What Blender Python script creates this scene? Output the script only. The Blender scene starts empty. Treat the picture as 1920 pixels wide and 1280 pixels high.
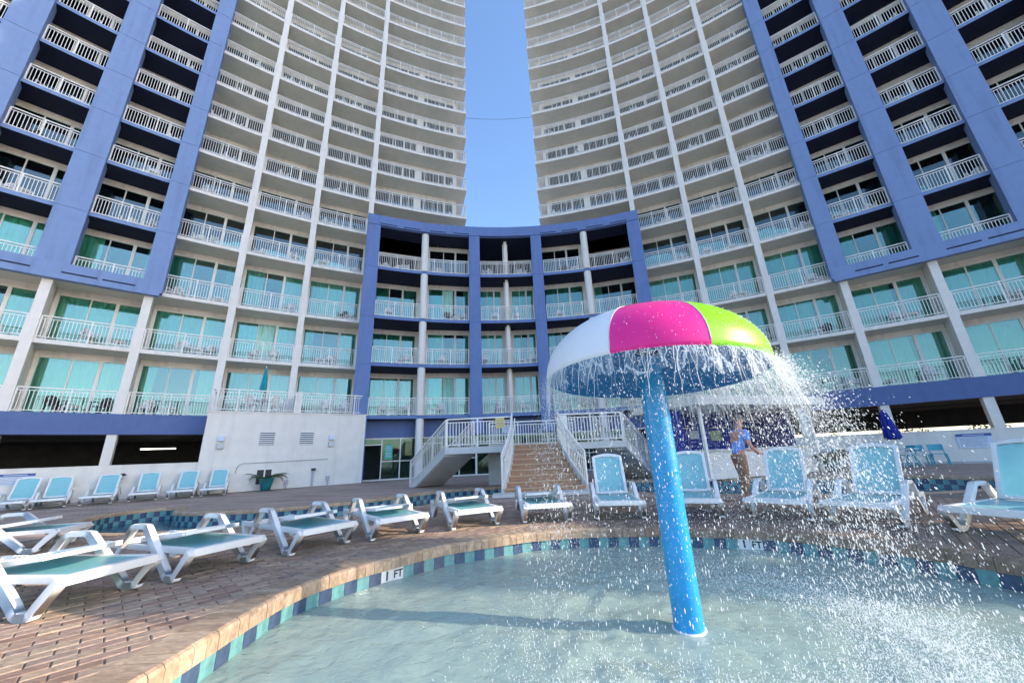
import bpy, bmesh, math, random
from math import sin, cos, pi, radians, atan2, hypot, sqrt
from mathutils import Vector, Matrix, geometry, noise
random.seed(7)
D = bpy.data
scene = bpy.context.scene
C = scene.collection

# ------------------------------------------------------------------ camera, sky, sun, exposure
CAM_H = 1.15
F_PX, PITCH, ROLL = 694.5, radians(16.967), radians(-2.435)
fw = Vector((0, cos(PITCH), sin(PITCH)))
r0 = Vector((1, 0, 0)); u0 = Vector((0, -sin(PITCH), cos(PITCH)))
rt = r0*cos(ROLL) + u0*sin(ROLL); up = u0*cos(ROLL) - r0*sin(ROLL)
cam = D.cameras.new('camera'); cam.lens = 36*F_PX/1920; cam.sensor_width = 36
cam.clip_start = 0.05; cam.clip_end = 3000
camo = D.objects.new('camera', cam); C.objects.link(camo)
camo.matrix_world = Matrix(((rt.x, up.x, -fw.x, 0), (rt.y, up.y, -fw.y, 0), (rt.z, up.z, -fw.z, CAM_H), (0, 0, 0, 1)))
scene.camera = camo

SUN_EL, SUN_AZ = radians(21.5), radians(101.8)      # azimuth clockwise from +Y (view direction): sun stands to the right
sdir = Vector((sin(SUN_AZ)*cos(SUN_EL), cos(SUN_AZ)*cos(SUN_EL), sin(SUN_EL)))
world = D.worlds.new('World'); scene.world = world; world.use_nodes = True
wn = world.node_tree.nodes; wl = world.node_tree.links
for n in list(wn): wn.remove(n)
wo = wn.new('ShaderNodeOutputWorld'); bg = wn.new('ShaderNodeBackground'); sky = wn.new('ShaderNodeTexSky')
sky.sky_type = 'NISHITA'; sky.sun_disc = False; sky.sun_elevation = SUN_EL; sky.sun_rotation = SUN_AZ
sky.air_density = 1.0; sky.dust_density = 1.3; sky.ozone_density = 4.0; sky.altitude = 0
bg.inputs['Strength'].default_value = 0.15
wl.new(sky.outputs[0], bg.inputs[0]); wl.new(bg.outputs[0], wo.inputs[0])
sl = D.lights.new('sun', 'SUN'); sl.energy = 2.1; sl.angle = radians(0.55); sl.color = (1, 0.87, 0.70)
so = D.objects.new('sun', sl); C.objects.link(so); so.rotation_euler = sdir.to_track_quat('Z', 'Y').to_euler()
scene.view_settings.view_transform = 'Standard'; scene.view_settings.look = 'None'
scene.view_settings.exposure = 1.7; scene.view_settings.gamma = 1.0
scene.view_settings.use_curve_mapping = False

def pix(p):
    q = Vector(p) - Vector((0, 0, CAM_H)); d = q.dot(fw)
    if d < 0.05: return None
    return 960 + F_PX*q.dot(rt)/d, 640 - F_PX*q.dot(up)/d
def seen(p, m=120):
    a = pix(p)
    return a is not None and -m < a[0] < 1920+m and -m < a[1] < 1280+m
def at(x, y, z):
    d = fw + rt*((x-960)/F_PX) + up*((640-y)/F_PX); t = (z-CAM_H)/d.z
    return Vector((d.x*t, d.y*t, z))

# ------------------------------------------------------------------ materials
def lin(r, g, b): return tuple(((c/255)/12.92 if c/255 <= .04045 else ((c/255+.055)/1.055)**2.4) for c in (r, g, b))
MATS = {}
def mat(name, col, rough=.5, var=.06, scale=6, bump=0., bscale=60, metal=0., emit=None, spec=.5, stretch=None, extra=None):
    m = D.materials.new(name); m.use_nodes = True; nt = m.node_tree; N = nt.nodes; Lk = nt.links
    b = N['Principled BSDF']; b.inputs['Roughness'].default_value = rough; b.inputs['Metallic'].default_value = metal
    b.inputs['Specular IOR Level'].default_value = spec
    tc = N.new('ShaderNodeTexCoord'); mp = N.new('ShaderNodeMapping'); Lk.new(tc.outputs['Object'], mp.inputs[0])
    if stretch: mp.inputs['Scale'].default_value = stretch
    nz = N.new('ShaderNodeTexNoise'); nz.inputs['Scale'].default_value = scale; nz.inputs['Detail'].default_value = 5
    Lk.new(mp.outputs[0], nz.inputs['Vector'])
    mr = N.new('ShaderNodeMapRange'); mr.inputs[1].default_value = .3; mr.inputs[2].default_value = .7
    mr.inputs[3].default_value = 1-var; mr.inputs[4].default_value = 1+var; Lk.new(nz.outputs['Fac'], mr.inputs[0])
    mx = N.new('ShaderNodeMix'); mx.data_type = 'RGBA'; mx.blend_type = 'MULTIPLY'; mx.inputs[0].default_value = 1
    mx.inputs[6].default_value = (*col, 1); Lk.new(mr.outputs[0], mx.inputs[7]); Lk.new(mx.outputs[2], b.inputs['Base Color'])
    if bump:
        n2 = N.new('ShaderNodeTexNoise'); n2.inputs['Scale'].default_value = bscale; n2.inputs['Detail'].default_value = 4
        Lk.new(mp.outputs[0], n2.inputs['Vector'])
        bp = N.new('ShaderNodeBump'); bp.inputs['Strength'].default_value = bump; bp.inputs['Distance'].default_value = .01
        Lk.new(n2.outputs['Fac'], bp.inputs['Height']); Lk.new(bp.outputs[0], b.inputs['Normal'])
    if emit: b.inputs['Emission Color'].default_value = (*emit[0], 1); b.inputs['Emission Strength'].default_value = emit[1]
    if extra: extra(m, nt, N, Lk, b, mx)
    MATS[name] = m; return m

def stains(strength):
    def fn(m, nt, N, Lk, b, mx):          # faint vertical weather streaks on painted stucco
        tc = N.new('ShaderNodeTexCoord'); mp = N.new('ShaderNodeMapping'); mp.inputs['Scale'].default_value = (1.4, 1.4, .09)
        Lk.new(tc.outputs['Object'], mp.inputs[0]); nz = N.new('ShaderNodeTexNoise'); nz.inputs['Scale'].default_value = 2.3; nz.inputs['Detail'].default_value = 6
        Lk.new(mp.outputs[0], nz.inputs['Vector']); mr = N.new('ShaderNodeMapRange'); mr.inputs[1].default_value = .5; mr.inputs[2].default_value = .75
        mr.inputs[3].default_value = 1; mr.inputs[4].default_value = 1-strength; Lk.new(nz.outputs['Fac'], mr.inputs[0])
        m2 = N.new('ShaderNodeMix'); m2.data_type = 'RGBA'; m2.blend_type = 'MULTIPLY'; m2.inputs[0].default_value = 1
        Lk.new(mx.outputs[2], m2.inputs[6]); Lk.new(mr.outputs[0], m2.inputs[7]); Lk.new(m2.outputs[2], b.inputs['Base Color'])
    return fn
WHITE = mat('white_stucco', (.81, .745, .675), .75, .04, 3, .25, 90, extra=stains(.16))
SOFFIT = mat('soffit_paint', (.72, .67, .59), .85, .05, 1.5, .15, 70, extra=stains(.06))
WALLW = mat('pool_wall_stucco', (.81, .745, .67), .8, .05, 2, .5, 120, extra=stains(.09))
RAIL = mat('white_rail_paint', (.84, .795, .735), .35, .03)
FRAME = mat('window_frame_white', (.79, .75, .69), .4, .03)
BLUE = mat('blue_stucco', lin(121, 143, 184), .7, .04, 3, .2, 90, extra=stains(.20))
BLUEC = mat('entrance_blue_stucco', lin(101, 123, 172), .7, .05, 3, .2, 90, extra=stains(.14))
BLUED = mat('deep_blue_stucco', lin(88, 106, 152), .7, .05, 3, .2, 90, extra=stains(.10))
NAVY = mat('navy_soffit', lin(16, 23, 56), .8, .08, 2, .1, 70)
SLOT_SHADE = mat('painted_slot_shade', (.012, .014, .04), .8)  # near-black colour standing in for the shade inside slots and louvres
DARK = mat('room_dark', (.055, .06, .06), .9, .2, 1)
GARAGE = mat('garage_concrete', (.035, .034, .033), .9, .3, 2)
CURT = mat('aqua_curtain', lin(182, 230, 218), .85, .10, 5, stretch=(1, 1, .15))
CURT2 = mat('teal_curtain', lin(96, 172, 158), .85, .10, 5, stretch=(1, 1, .15))
PLAST = mat('white_plastic', (.82, .80, .77), .32, .03, 9, .05, 60)
PLASTF = mat('white_lounger_plastic', (.76, .745, .72), .38, .04, 12, .08, 45)
def weave(m, nt, N, Lk, b, mx):
    tc = N.new('ShaderNodeTexCoord'); w = N.new('ShaderNodeTexChecker'); w.inputs['Scale'].default_value = 70
    Lk.new(tc.outputs['Object'], w.inputs['Vector']); bp = N.new('ShaderNodeBump'); bp.inputs['Strength'].default_value = .08; bp.inputs['Distance'].default_value = .001
    Lk.new(w.outputs['Fac'], bp.inputs['Height']); Lk.new(bp.outputs[0], b.inputs['Normal'])
    # thin mesh sling lets some light through
    t = N.new('ShaderNodeBsdfTranslucent'); t.inputs[0].default_value = (*lin(135, 212, 224), 1)
    ms = N.new('ShaderNodeMixShader'); ms.inputs[0].default_value = .18; out = N['Material Output']
    Lk.new(b.outputs[0], ms.inputs[1]); Lk.new(t.outputs[0], ms.inputs[2]); Lk.new(ms.outputs[0], out.inputs[0])
SLING = mat('aqua_sling', lin(144, 202, 206), .36, .05, 8, extra=weave)
TEALF = mat('teal_fabric', lin(30, 150, 165), .8, .1, 9)
NAVYF = mat('royal_blue_fabric', lin(28, 48, 150), .8, .12, 9)
TEALP = mat('teal_chair_plastic', lin(70, 165, 180), .4, .05)
STEP = mat('brown_step_coating', lin(168, 130, 102), .75, .06, 5, .3, 120)
CONC = mat('stair_concrete', (.60, .585, .56), .8, .06, 3, .3, 90, extra=stains(.08))
METAL = mat('grey_metal', (.45, .46, .48), .4, .05, metal=.3)
GREYP = mat('grey_box_paint', (.42, .43, .46), .5, .05)
BLACK = mat('black_iron', (.02, .02, .02), .5)
CABLE = mat('cable_rubber', (.03, .03, .035), .6)
TEALPOT = mat('teal_glazed_pot', lin(20, 120, 130), .2, .1, 4)
SOIL = mat('potting_soil', (.03, .02, .015), .95, .3, 30)
LEAF = mat('palm_leaf', (.045, .085, .03), .5, .35, 3)
LEAFY = mat('hedge_leaf', (.10, .12, .035), .6, .4, 3)
TRUNK = mat('palm_trunk', (.16, .11, .07), .9, .3, 20, .8, 40)
SKIN = mat('skin', lin(196, 130, 106), .55, .05)
SHIRT = mat('blue_shirt', lin(110, 150, 222), .85, .12, 10)
TROUS = mat('tan_trousers', lin(150, 112, 84), .85, .12, 10)
HAIR = mat('brown_hair', (.05, .03, .02), .7, .2, 60)
PINKP = mat('pink_gelcoat', lin(232, 50, 140), .38, .10, 2.2, spec=.25)
LIMEP = mat('lime_gelcoat', lin(128, 200, 26), .38, .10, 2.2, spec=.25)
WHITEP = mat('white_gelcoat', (.78, .78, .80), .35, .03, 3, spec=.25)
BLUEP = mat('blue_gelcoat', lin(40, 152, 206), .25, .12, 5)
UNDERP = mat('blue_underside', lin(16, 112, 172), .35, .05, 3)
TILE_T = mat('teal_pool_tile', lin(102, 150, 150), .16, .24, 14)
TILE_N = mat('navy_pool_tile', lin(66, 82, 108), .16, .26, 14)
TILE_W = mat('white_pool_tile', (.76, .76, .74), .12, .04, 14)
GROUT = mat('grout', (.50, .48, .44), .9, .1, 30)
INK = mat('black_ink', (.02, .02, .02), .6)
INKB = mat('blue_sign_ink', lin(70, 90, 150), .6)
INKG = mat('grey_sign_ink', (.30, .31, .34), .6)
SIGNY = mat('yellow_sign', lin(235, 205, 120), .5)
SIGNW = mat('pale_sign', lin(205, 214, 230), .5)
SIGNT = mat('teal_sign', lin(60, 170, 150), .5)
SIGNG = mat('pale_green_sign', lin(180, 200, 150), .5)
TUBE = mat('lit_tube', (.9, .9, .8), .5, emit=((1, .93, .72), 6.0))
LAMPW = mat('lit_wall_lamp', (.9, .8, .5), .5, emit=((1, .75, .3), 2.5))
SAND = mat('sand', (.52, .46, .36), .95, .12, 2, .4, 60)

def paver_mat(name, cols, wet=None):
    def fn(m, nt, N, Lk, b, mx):
        g = N.new('ShaderNodeNewGeometry'); oi = N.new('ShaderNodeObjectInfo')
        ad = N.new('ShaderNodeMath'); ad.operation = 'ADD'; Lk.new(g.outputs['Random Per Island'], ad.inputs[0]); Lk.new(oi.outputs['Random'], ad.inputs[1])
        fr = N.new('ShaderNodeMath'); fr.operation = 'FRACT'; Lk.new(ad.outputs[0], fr.inputs[0])
        cr = N.new('ShaderNodeValToRGB'); cr.color_ramp.interpolation = 'LINEAR'
        while len(cr.color_ramp.elements) < len(cols): cr.color_ramp.elements.new(.5)
        for i, c in enumerate(cols): cr.color_ramp.elements[i].position = i/(len(cols)-1); cr.color_ramp.elements[i].color = (*c, 1)
        Lk.new(fr.outputs[0], cr.inputs[0])
        # soft veins and blotches in world space so neighbours differ
        nz = N.new('ShaderNodeTexNoise'); nz.inputs['Scale'].default_value = 9; nz.inputs['Detail'].default_value = 7; nz.inputs['Distortion'].default_value = 1.2
        mp = N.new('ShaderNodeMapping'); mp.inputs['Scale'].default_value = (1, 2.6, 1); Lk.new(g.outputs['Position'], mp.inputs[0]); Lk.new(mp.outputs[0], nz.inputs['Vector'])
        mr = N.new('ShaderNodeMapRange'); mr.inputs[1].default_value = .3; mr.inputs[2].default_value = .7; mr.inputs[3].default_value = .72; mr.inputs[4].default_value = 1.25
        Lk.new(nz.outputs['Fac'], mr.inputs[0])
        m2 = N.new('ShaderNodeMix'); m2.data_type = 'RGBA'; m2.blend_type = 'MULTIPLY'; m2.inputs[0].default_value = 1
        Lk.new(cr.outputs[0], m2.inputs[6]); Lk.new(mr.outputs[0], m2.inputs[7]); Lk.new(m2.outputs[2], b.inputs['Base Color'])
        if wet:       # splash-wet paving beside the fountain: darker and glossier, with a ragged edge
            vd = N.new('ShaderNodeVectorMath'); vd.operation = 'DISTANCE'; vd.inputs[1].default_value = (wet[0], wet[1], 0); Lk.new(g.outputs['Position'], vd.inputs[0])
            n3 = N.new('ShaderNodeTexNoise'); n3.inputs['Scale'].default_value = 1.7; n3.inputs['Detail'].default_value = 6; Lk.new(g.outputs['Position'], n3.inputs['Vector'])
            mm = N.new('ShaderNodeMath'); mm.operation = 'MULTIPLY_ADD'; mm.inputs[1].default_value = -2.6; Lk.new(n3.outputs['Fac'], mm.inputs[0]); Lk.new(vd.outputs['Value'], mm.inputs[2])
            wr = N.new('ShaderNodeMapRange'); wr.inputs[1].default_value = wet[2]-1.3-.35; wr.inputs[2].default_value = wet[2]-1.3+.35; wr.inputs[3].default_value = 1; wr.inputs[4].default_value = 0; Lk.new(mm.outputs[0], wr.inputs[0])
            m4 = N.new('ShaderNodeMix'); m4.data_type = 'RGBA'; m4.blend_type = 'MULTIPLY'; Lk.new(wr.outputs[0], m4.inputs[0]); Lk.new(m2.outputs[2], m4.inputs[6]); m4.inputs[7].default_value = (.62, .60, .62, 1); Lk.new(m4.outputs[2], b.inputs['Base Color'])
            rr_ = N.new('ShaderNodeMapRange'); rr_.inputs[3].default_value = .8; rr_.inputs[4].default_value = .22; Lk.new(wr.outputs[0], rr_.inputs[0]); Lk.new(rr_.outputs[0], b.inputs['Roughness'])
    return mat(name, (1, 1, 1), .8, 0, 5, .5, 110, spec=.25, extra=fn)
PAVER = paver_mat('clay_paver', [(.40, .27, .19), (.30, .19, .14), (.46, .33, .23), (.34, .22, .18), (.42, .31, .22), (.28, .20, .17)], wet=(3.6, 5.4, 2.6))
COPE = paver_mat('sandstone_coping', [(.45, .325, .22), (.37, .255, .17), (.50, .37, .255), (.40, .285, .205)], wet=(3.6, 5.4, 2.6))
JOINT = mat('paver_joint_sand', (.19, .15, .125), .95, .25, 40)
def deckfn(m, nt, N, Lk, b, mx):        # distant paving, too far to pick out single bricks
    tc = N.new('ShaderNodeTexCoord'); br = N.new('ShaderNodeTexBrick'); bm_ = N.new('ShaderNodeMapping'); bm_.inputs['Rotation'].default_value = (0, 0, -radians(47)); Lk.new(tc.outputs['Object'], bm_.inputs[0]); Lk.new(bm_.outputs[0], br.inputs['Vector'])
    br.inputs['Scale'].default_value = 1; br.inputs['Brick Width'].default_value = .232; br.inputs['Row Height'].default_value = .118
    br.inputs['Mortar Size'].default_value = .006; br.inputs['Color1'].default_value = (.47, .34, .27, 1); br.inputs['Color2'].default_value = (.37, .265, .215, 1)
    br.inputs['Mortar'].default_value = (.22, .175, .145, 1)
    nz = N.new('ShaderNodeTexNoise'); nz.inputs['Scale'].default_value = .9; nz.inputs['Detail'].default_value = 6
    mp = N.new('ShaderNodeMapping'); mp.inputs['Scale'].default_value = (.5, 3, 1); Lk.new(tc.outputs['Object'], mp.inputs[0]); Lk.new(mp.outputs[0], nz.inputs['Vector'])
    mr = N.new('ShaderNodeMapRange'); mr.inputs[1].default_value = .3; mr.inputs[2].default_value = .7; mr.inputs[3].default_value = .8; mr.inputs[4].default_value = 1.35
    Lk.new(nz.outputs['Fac'], mr.inputs[0]); m2 = N.new('ShaderNodeMix'); m2.data_type = 'RGBA'; m2.blend_type = 'MULTIPLY'; m2.inputs[0].default_value = 1
    Lk.new(br.outputs[0], m2.inputs[6]); Lk.new(mr.outputs[0], m2.inputs[7]); Lk.new(m2.outputs[2], b.inputs['Base Color'])
DECKM = mat('far_brick_deck', (1, 1, 1), .8, 0, 5, .3, 60, spec=.25, extra=deckfn)

def glass(name, tint, refl, rough=.02):
    m = D.materials.new(name); m.use_nodes = True; nt = m.node_tree; N = nt.nodes; Lk = nt.links
    for n in list(N): N.remove(n)
    o = N.new('ShaderNodeOutputMaterial'); t = N.new('ShaderNodeBsdfTransparent'); g = N.new('ShaderNodeBsdfGlossy'); x = N.new('ShaderNodeMixShader')
    t.inputs[0].default_value = (*tint, 1); g.inputs['Roughness'].default_value = rough; g.inputs['Color'].default_value = (.82, .98, .94, 1)
    lw = N.new('ShaderNodeFresnel'); lw.inputs['IOR'].default_value = refl
    # slow waviness of the panes
    tc = N.new('ShaderNodeTexCoord'); nz = N.new('ShaderNodeTexNoise'); nz.inputs['Scale'].default_value = .8; bp = N.new('ShaderNodeBump'); bp.inputs['Strength'].default_value = .05; bp.inputs['Distance'].default_value = .03
    Lk.new(tc.outputs['Object'], nz.inputs['Vector']); Lk.new(nz.outputs['Fac'], bp.inputs['Height']); Lk.new(bp.outputs[0], g.inputs['Normal'])
    Lk.new(lw.outputs[0], x.inputs[0]); Lk.new(t.outputs[0], x.inputs[1]); Lk.new(g.outputs[0], x.inputs[2]); Lk.new(x.outputs[0], o.inputs[0])
    MATS[name] = m; return m
GLASS = glass('tinted_window_glass', (.68, .87, .81), 2.2)
SHOPGL = glass('storefront_glass', (.55, .75, .68), 1.7)

# ------------------------------------------------------------------ mesh helpers
class MB:
    def __init__(s): s.v = []; s.f = []; s.m = []; s.sm = []
    def quad(s, pts, mi=0, smooth=False):
        n = len(s.v); s.v += [tuple(p) for p in pts]; s.f.append(tuple(range(n, n+len(pts)))); s.m.append(mi); s.sm.append(smooth)
    def hexa(s, p, mi=0, skip=()):        # p: 4 bottom (ccw) + 4 top
        n = len(s.v); s.v += [tuple(q) for q in p]
        F = {'b': (3, 2, 1, 0), 't': (4, 5, 6, 7), 'f': (0, 1, 5, 4), 'r': (1, 2, 6, 5), 'k': (2, 3, 7, 6), 'l': (3, 0, 4, 7)}
        for k, q in F.items():
            if k not in skip: s.f.append(tuple(n+i for i in q)); s.m.append(mi); s.sm.append(False)
    def box(s, x0, x1, y0, y1, z0, z1, mi=0, M=None, skip=()):
        p = [(x0, y0, z0), (x1, y0, z0), (x1, y1, z0), (x0, y1, z0), (x0, y0, z1), (x1, y0, z1), (x1, y1, z1), (x0, y1, z1)]
        if M: p = [M @ Vector(q) for q in p]
        s.hexa(p, mi, skip)
    def bar(s, a, b, w, h=None, mi=0, upv=Vector((0, 0, 1)), caps=True):
        a = Vector(a); b = Vector(b); d = (b-a).normalized(); h = h or w
        sd = d.cross(upv)
        if sd.length < 1e-4: sd = d.cross(Vector((0, 1, 0)))
        sd.normalize(); u = sd.cross(d).normalized(); sd *= w/2; u *= h/2
        n = len(s.v); s.v += [tuple(q) for q in (a-sd-u, a+sd-u, a+sd+u, a-sd+u, b-sd-u, b+sd-u, b+sd+u, b-sd+u)]
        fs = [(0, 1, 5, 4), (1, 2, 6, 5), (2, 3, 7, 6), (3, 0, 4, 7)] + ([(3, 2, 1, 0), (4, 5, 6, 7)] if caps else [])
        for q in fs: s.f.append(tuple(n+i for i in q)); s.m.append(mi); s.sm.append(False)
    def tube(s, pts, rad, n=8, mi=0, caps=True, smooth=True):
        pts = [Vector(p) for p in pts]; rr = rad if isinstance(rad, (list, tuple)) else [rad]*len(pts)
        base = len(s.v); ref = Vector((0, 0, 1))
        for i, p in enumerate(pts):
            d = (pts[min(i+1, len(pts)-1)] - pts[max(i-1, 0)]).normalized()
            a = d.cross(ref)
            if a.length < .05: a = d.cross(Vector((1, 0, 0)))
            a.normalize(); b = d.cross(a)
            for k in range(n):
                t = 2*pi*k/n; s.v.append(tuple(p + a*cos(t)*rr[i] + b*sin(t)*rr[i]))
        for i in range(len(pts)-1):
            for k in range(n):
                s.f.append((base+i*n+k, base+i*n+(k+1) % n, base+(i+1)*n+(k+1) % n, base+(i+1)*n+k)); s.m.append(mi); s.sm.append(smooth)
        if caps:
            s.f.append(tuple(base+k for k in range(n))[::-1]); s.m.append(mi); s.sm.append(False)
            s.f.append(tuple(base+(len(pts)-1)*n+k for k in range(n))); s.m.append(mi); s.sm.append(False)
    def lathe(s, prof, cx=0, cy=0, n=24, mi=0, a0=0, a1=2*pi, smooth=True):
        base = len(s.v); full = abs(a1-a0-2*pi) < 1e-6; nn = n if full else n+1
        for r, z in prof:
            for k in range(nn):
                t = a0+(a1-a0)*k/n; s.v.append((cx+r*cos(t), cy+r*sin(t), z))
        for i in range(len(prof)-1):
            for k in range(n):
                k2 = (k+1) % nn
                s.f.append((base+i*nn+k, base+i*nn+k2, base+(i+1)*nn+k2, base+(i+1)*nn+k)); s.m.append(mi); s.sm.append(smooth)
    def mesh(s, name, mats):
        me = D.meshes.new(name); me.from_pydata(s.v, [], s.f)
        for m in (mats if isinstance(mats, (list, tuple)) else [mats]): me.materials.append(m)
        me.polygons.foreach_set('material_index', s.m); me.polygons.foreach_set('use_smooth', s.sm); me.update(); return me
    def obj(s, name, mats, parent=None, loc=None, **k): return obj(name, s.mesh(name, mats), parent, loc, **k)
def obj(name, me, parent=None, loc=None, label=None, cat=None, group=None, kind=None, rz=0):
    o = D.objects.new(name, me); C.objects.link(o)
    if parent: o.parent = parent
    if loc is not None: o.location = loc
    if rz: o.rotation_euler = (0, 0, rz)
    tag(o, label, cat, group, kind); return o
def tag(o, label=None, cat=None, group=None, kind=None):
    if label: o['label'] = label
    if cat: o['category'] = cat
    if group: o['group'] = group
    if kind: o['kind'] = kind
    return o
def thing(name, label, cat, loc=(0, 0, 0), rz=0, group=None):
    o = D.objects.new(name, None); C.objects.link(o); o.location = loc; o.rotation_euler = (0, 0, rz); o.empty_display_size = .2
    return tag(o, label, cat, group)
def copy_tree(o, parent=None):
    c = o.copy(); C.objects.link(c); c.parent = parent
    for ch in o.children: copy_tree(ch, c)
    return c
ORD = ['first', 'second', 'third', 'fourth', 'fifth', 'sixth', 'seventh', 'eighth', 'ninth', 'tenth', 'eleventh', 'twelfth', 'thirteenth', 'fourteenth', 'fifteenth', 'sixteenth', 'seventeenth', 'eighteenth', 'nineteenth', 'twentieth']

# ------------------------------------------------------------------ ground, deck, pools
g = MB(); g.quad([(-900, -900, -1.2), (900, -900, -1.2), (900, 900, -1.2), (-900, 900, -1.2)])
g.obj('ground', SAND, kind='structure')

def spline(pts, n=10, closed=True):
    out = []; N_ = len(pts)
    for i in range(N_ if closed else N_-1):
        p0, p1, p2, p3 = [Vector(pts[(i+j) % N_] if closed else pts[min(max(i+j, 0), N_-1)]) for j in (-1, 0, 1, 2)]
        for k in range(n):
            t = k/n; out.append(.5*((2*p1)+(p2-p0)*t+(2*p0-5*p1+4*p2-p3)*t*t+(3*p1-p0-3*p2+p3)*t**3))
    if not closed: out.append(Vector(pts[-1]))
    return out
def resample(pts, step, closed=True):
    P = list(pts)+([pts[0]] if closed else []); L = [0]
    for a, b in zip(P, P[1:]): L.append(L[-1]+(b-a).length)
    n = max(2, round(L[-1]/step)); out = []; j = 0
    for i in range(n if closed else n+1):
        s = L[-1]*i/n
        while j < len(L)-2 and L[j+1] < s: j += 1
        t = (s-L[j])/max(1e-9, L[j+1]-L[j]); out.append(P[j].lerp(P[j+1], t))
    return out
def area(P): return sum(P[i].x*P[(i+1) % len(P)].y-P[(i+1) % len(P)].x*P[i].y for i in range(len(P)))/2
def inside(p, P):
    c = False; n = len(P); j = n-1
    for i in range(n):
        if (P[i].y > p[1]) != (P[j].y > p[1]) and p[0] < (P[j].x-P[i].x)*(p[1]-P[i].y)/(P[j].y-P[i].y)+P[i].x: c = not c
        j = i
    return c
def offset(P, d):       # positive = outward for a ccw polygon
    out = []; n = len(P)
    for i in range(n):
        t = (P[(i+1) % n]-P[i-1]).normalized(); out.append(P[i]+Vector((t.y, -t.x))*d)
    return out
KID = [(-2.26, 2.3), (-2.28, 3.14), (-2.29, 3.60), (-2.24, 4.15), (-2.02, 4.66), (-1.64, 5.13), (-1.22, 5.58), (-.86, 5.84), (-.2, 6.17), (.32, 6.36), (1.11, 6.44), (2.27, 6.27), (3.05, 5.99), (3.55, 5.74), (3.97, 5.38), (4.36, 4.8), (4.6, 4.3), (4.78, 3.6), (4.75, 2.4), (4.3, 1.0), (3.3, -.6), (1.6, -1.4), (-.3, -1.1), (-1.6, .2), (-2.15, 1.3)]
RIV = [(-11.1, 10.2), (-9.4, 8.75), (-8.7, 8.2), (-7.7, 7.9), (-6.8, 7.95), (-5.79, 8.2), (-4.9, 8.45), (-3.92, 8.95), (-2.63, 10.15), (-1.7, 11.3), (-.9, 12.2), (.6, 12.9), (2.3, 12.6), (3.7, 11.0), (5.33, 9.9), (7.0, 9.2), (8.6, 8.86), (10.3, 9.0), (12.4, 9.6), (13.3, 10.8), (13.0, 12.1), (12.3, 13.0), (10.0, 13.9), (7.4, 14.7), (4.5, 15.6), (2, 15.7), (-.72, 15.3), (-2.2, 14.9), (-3.22, 14.3), (-4.0, 13.3), (-4.7, 12.45), (-5.78, 11.6), (-6.97, 11.05), (-8.0, 10.95), (-8.9, 11.0), (-9.75, 11.35), (-10.2, 11.9), (-10.7, 12.5), (-11.3, 12.6), (-11.8, 11.6)]
def shape(P):
    P = spline([Vector(p) for p in P], 10)
    if area(P) < 0: P = P[::-1]
    return P
kid = resample(shape(KID), .08); riv = resample(shape(RIV), .15)
WATER = -.27; COPE_W = .30; TILE_H = .15

deck_out = [Vector((-60, -8)), Vector((60, -8)), Vector((60, 40)), Vector((-60, 40))]
kid_o = offset(kid, COPE_W-.03); riv_o = offset(riv, .24)
def cdt(polys):
    vs = []; es = []
    for P in polys:
        n = len(vs); vs += [Vector((p.x, p.y)) for p in P]; es += [(n+i, n+(i+1) % len(P)) for i in range(len(P))]
    r = geometry.delaunay_2d_cdt(vs, es, [], 0, 1e-5)
    return r[0], r[2]
vv, ff = cdt([deck_out, kid_o, riv_o])
dm = MB()
kv, rv = [Vector(p) for p in kid_o], [Vector(p) for p in riv_o]
for f in ff:
    cx = sum(vv[i].x for i in f)/len(f); cy = sum(vv[i].y for i in f)/len(f)
    if inside((cx, cy), kv) or inside((cx, cy), rv): continue
    dm.quad([(vv[i].x, vv[i].y, 0) for i in f])
deck = dm.obj('pool_deck', DECKM, kind='structure', loc=(0, 0, -.022))
# pavers near the camera: real bricks in running bond
PL, PW, GAP, PROT = .232, .118, .007, radians(47)
cp_, sp_ = cos(PROT), sin(PROT)
def paver_mesh(l, w):
    m = MB(); b = .006; x, y = l/2, w/2
    lo = [(-x, -y, -.02), (x, -y, -.02), (x, y, -.02), (-x, y, -.02)]
    mi = [(-x, -y, -b), (x, -y, -b), (x, y, -b), (-x, y, -b)]
    hi = [(-x+b, -y+b, 0), (x-b, -y+b, 0), (x-b, y-b, 0), (-x+b, y-b, 0)]
    return lo, mi, hi
def add_paver(mb, cx, cy, z, tilt, l=PL-GAP, w=PW-GAP):
    lo, mi, hi = paver_mesh(l, w); n = len(mb.v)
    for q in lo+mi+hi: mb.v.append((q[0]*cp_-q[1]*sp_+cx, q[0]*sp_+q[1]*cp_+cy, q[2]+z+q[0]*tilt[0]+q[1]*tilt[1]))
    for a in (0, 4):
        for i in range(4):
            j = (i+1) % 4; mb.f.append((n+a+i, n+a+j, n+a+4+j, n+a+4+i)); mb.m.append(0); mb.sm.append(False)
    mb.f.append((n+8, n+9, n+10, n+11)); mb.m.append(0); mb.sm.append(False)
cands = []
kin = offset(kid, COPE_W-.06); rin = offset(riv, .22)
for r in range(-160, 160):
    for c in range(-90, 90):
        u_, v_ = (c+.5*(r % 2))*PL, r*PW; x, y = u_*cp_-v_*sp_, u_*sp_+v_*cp_
        if not (-13 < x < 9.5 and -1 < y < 10.2): continue
        if not seen((x, y, 0), 60): continue
        if hypot(x, y) > 11.5: continue
        pts = [(x+(a*PL*cp_-b*PW*sp_)*.45, y+(a*PL*sp_+b*PW*cp_)*.45) for a, b in ((-1, -1), (1, -1), (1, 1), (-1, 1))]
        if all(inside(p, kin) for p in pts) or any(inside(p, rin) for p in pts) or inside((x, y), kin): continue
        cands.append((hypot(x, y), x, y))
cands.sort()
PMESH = []
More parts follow.
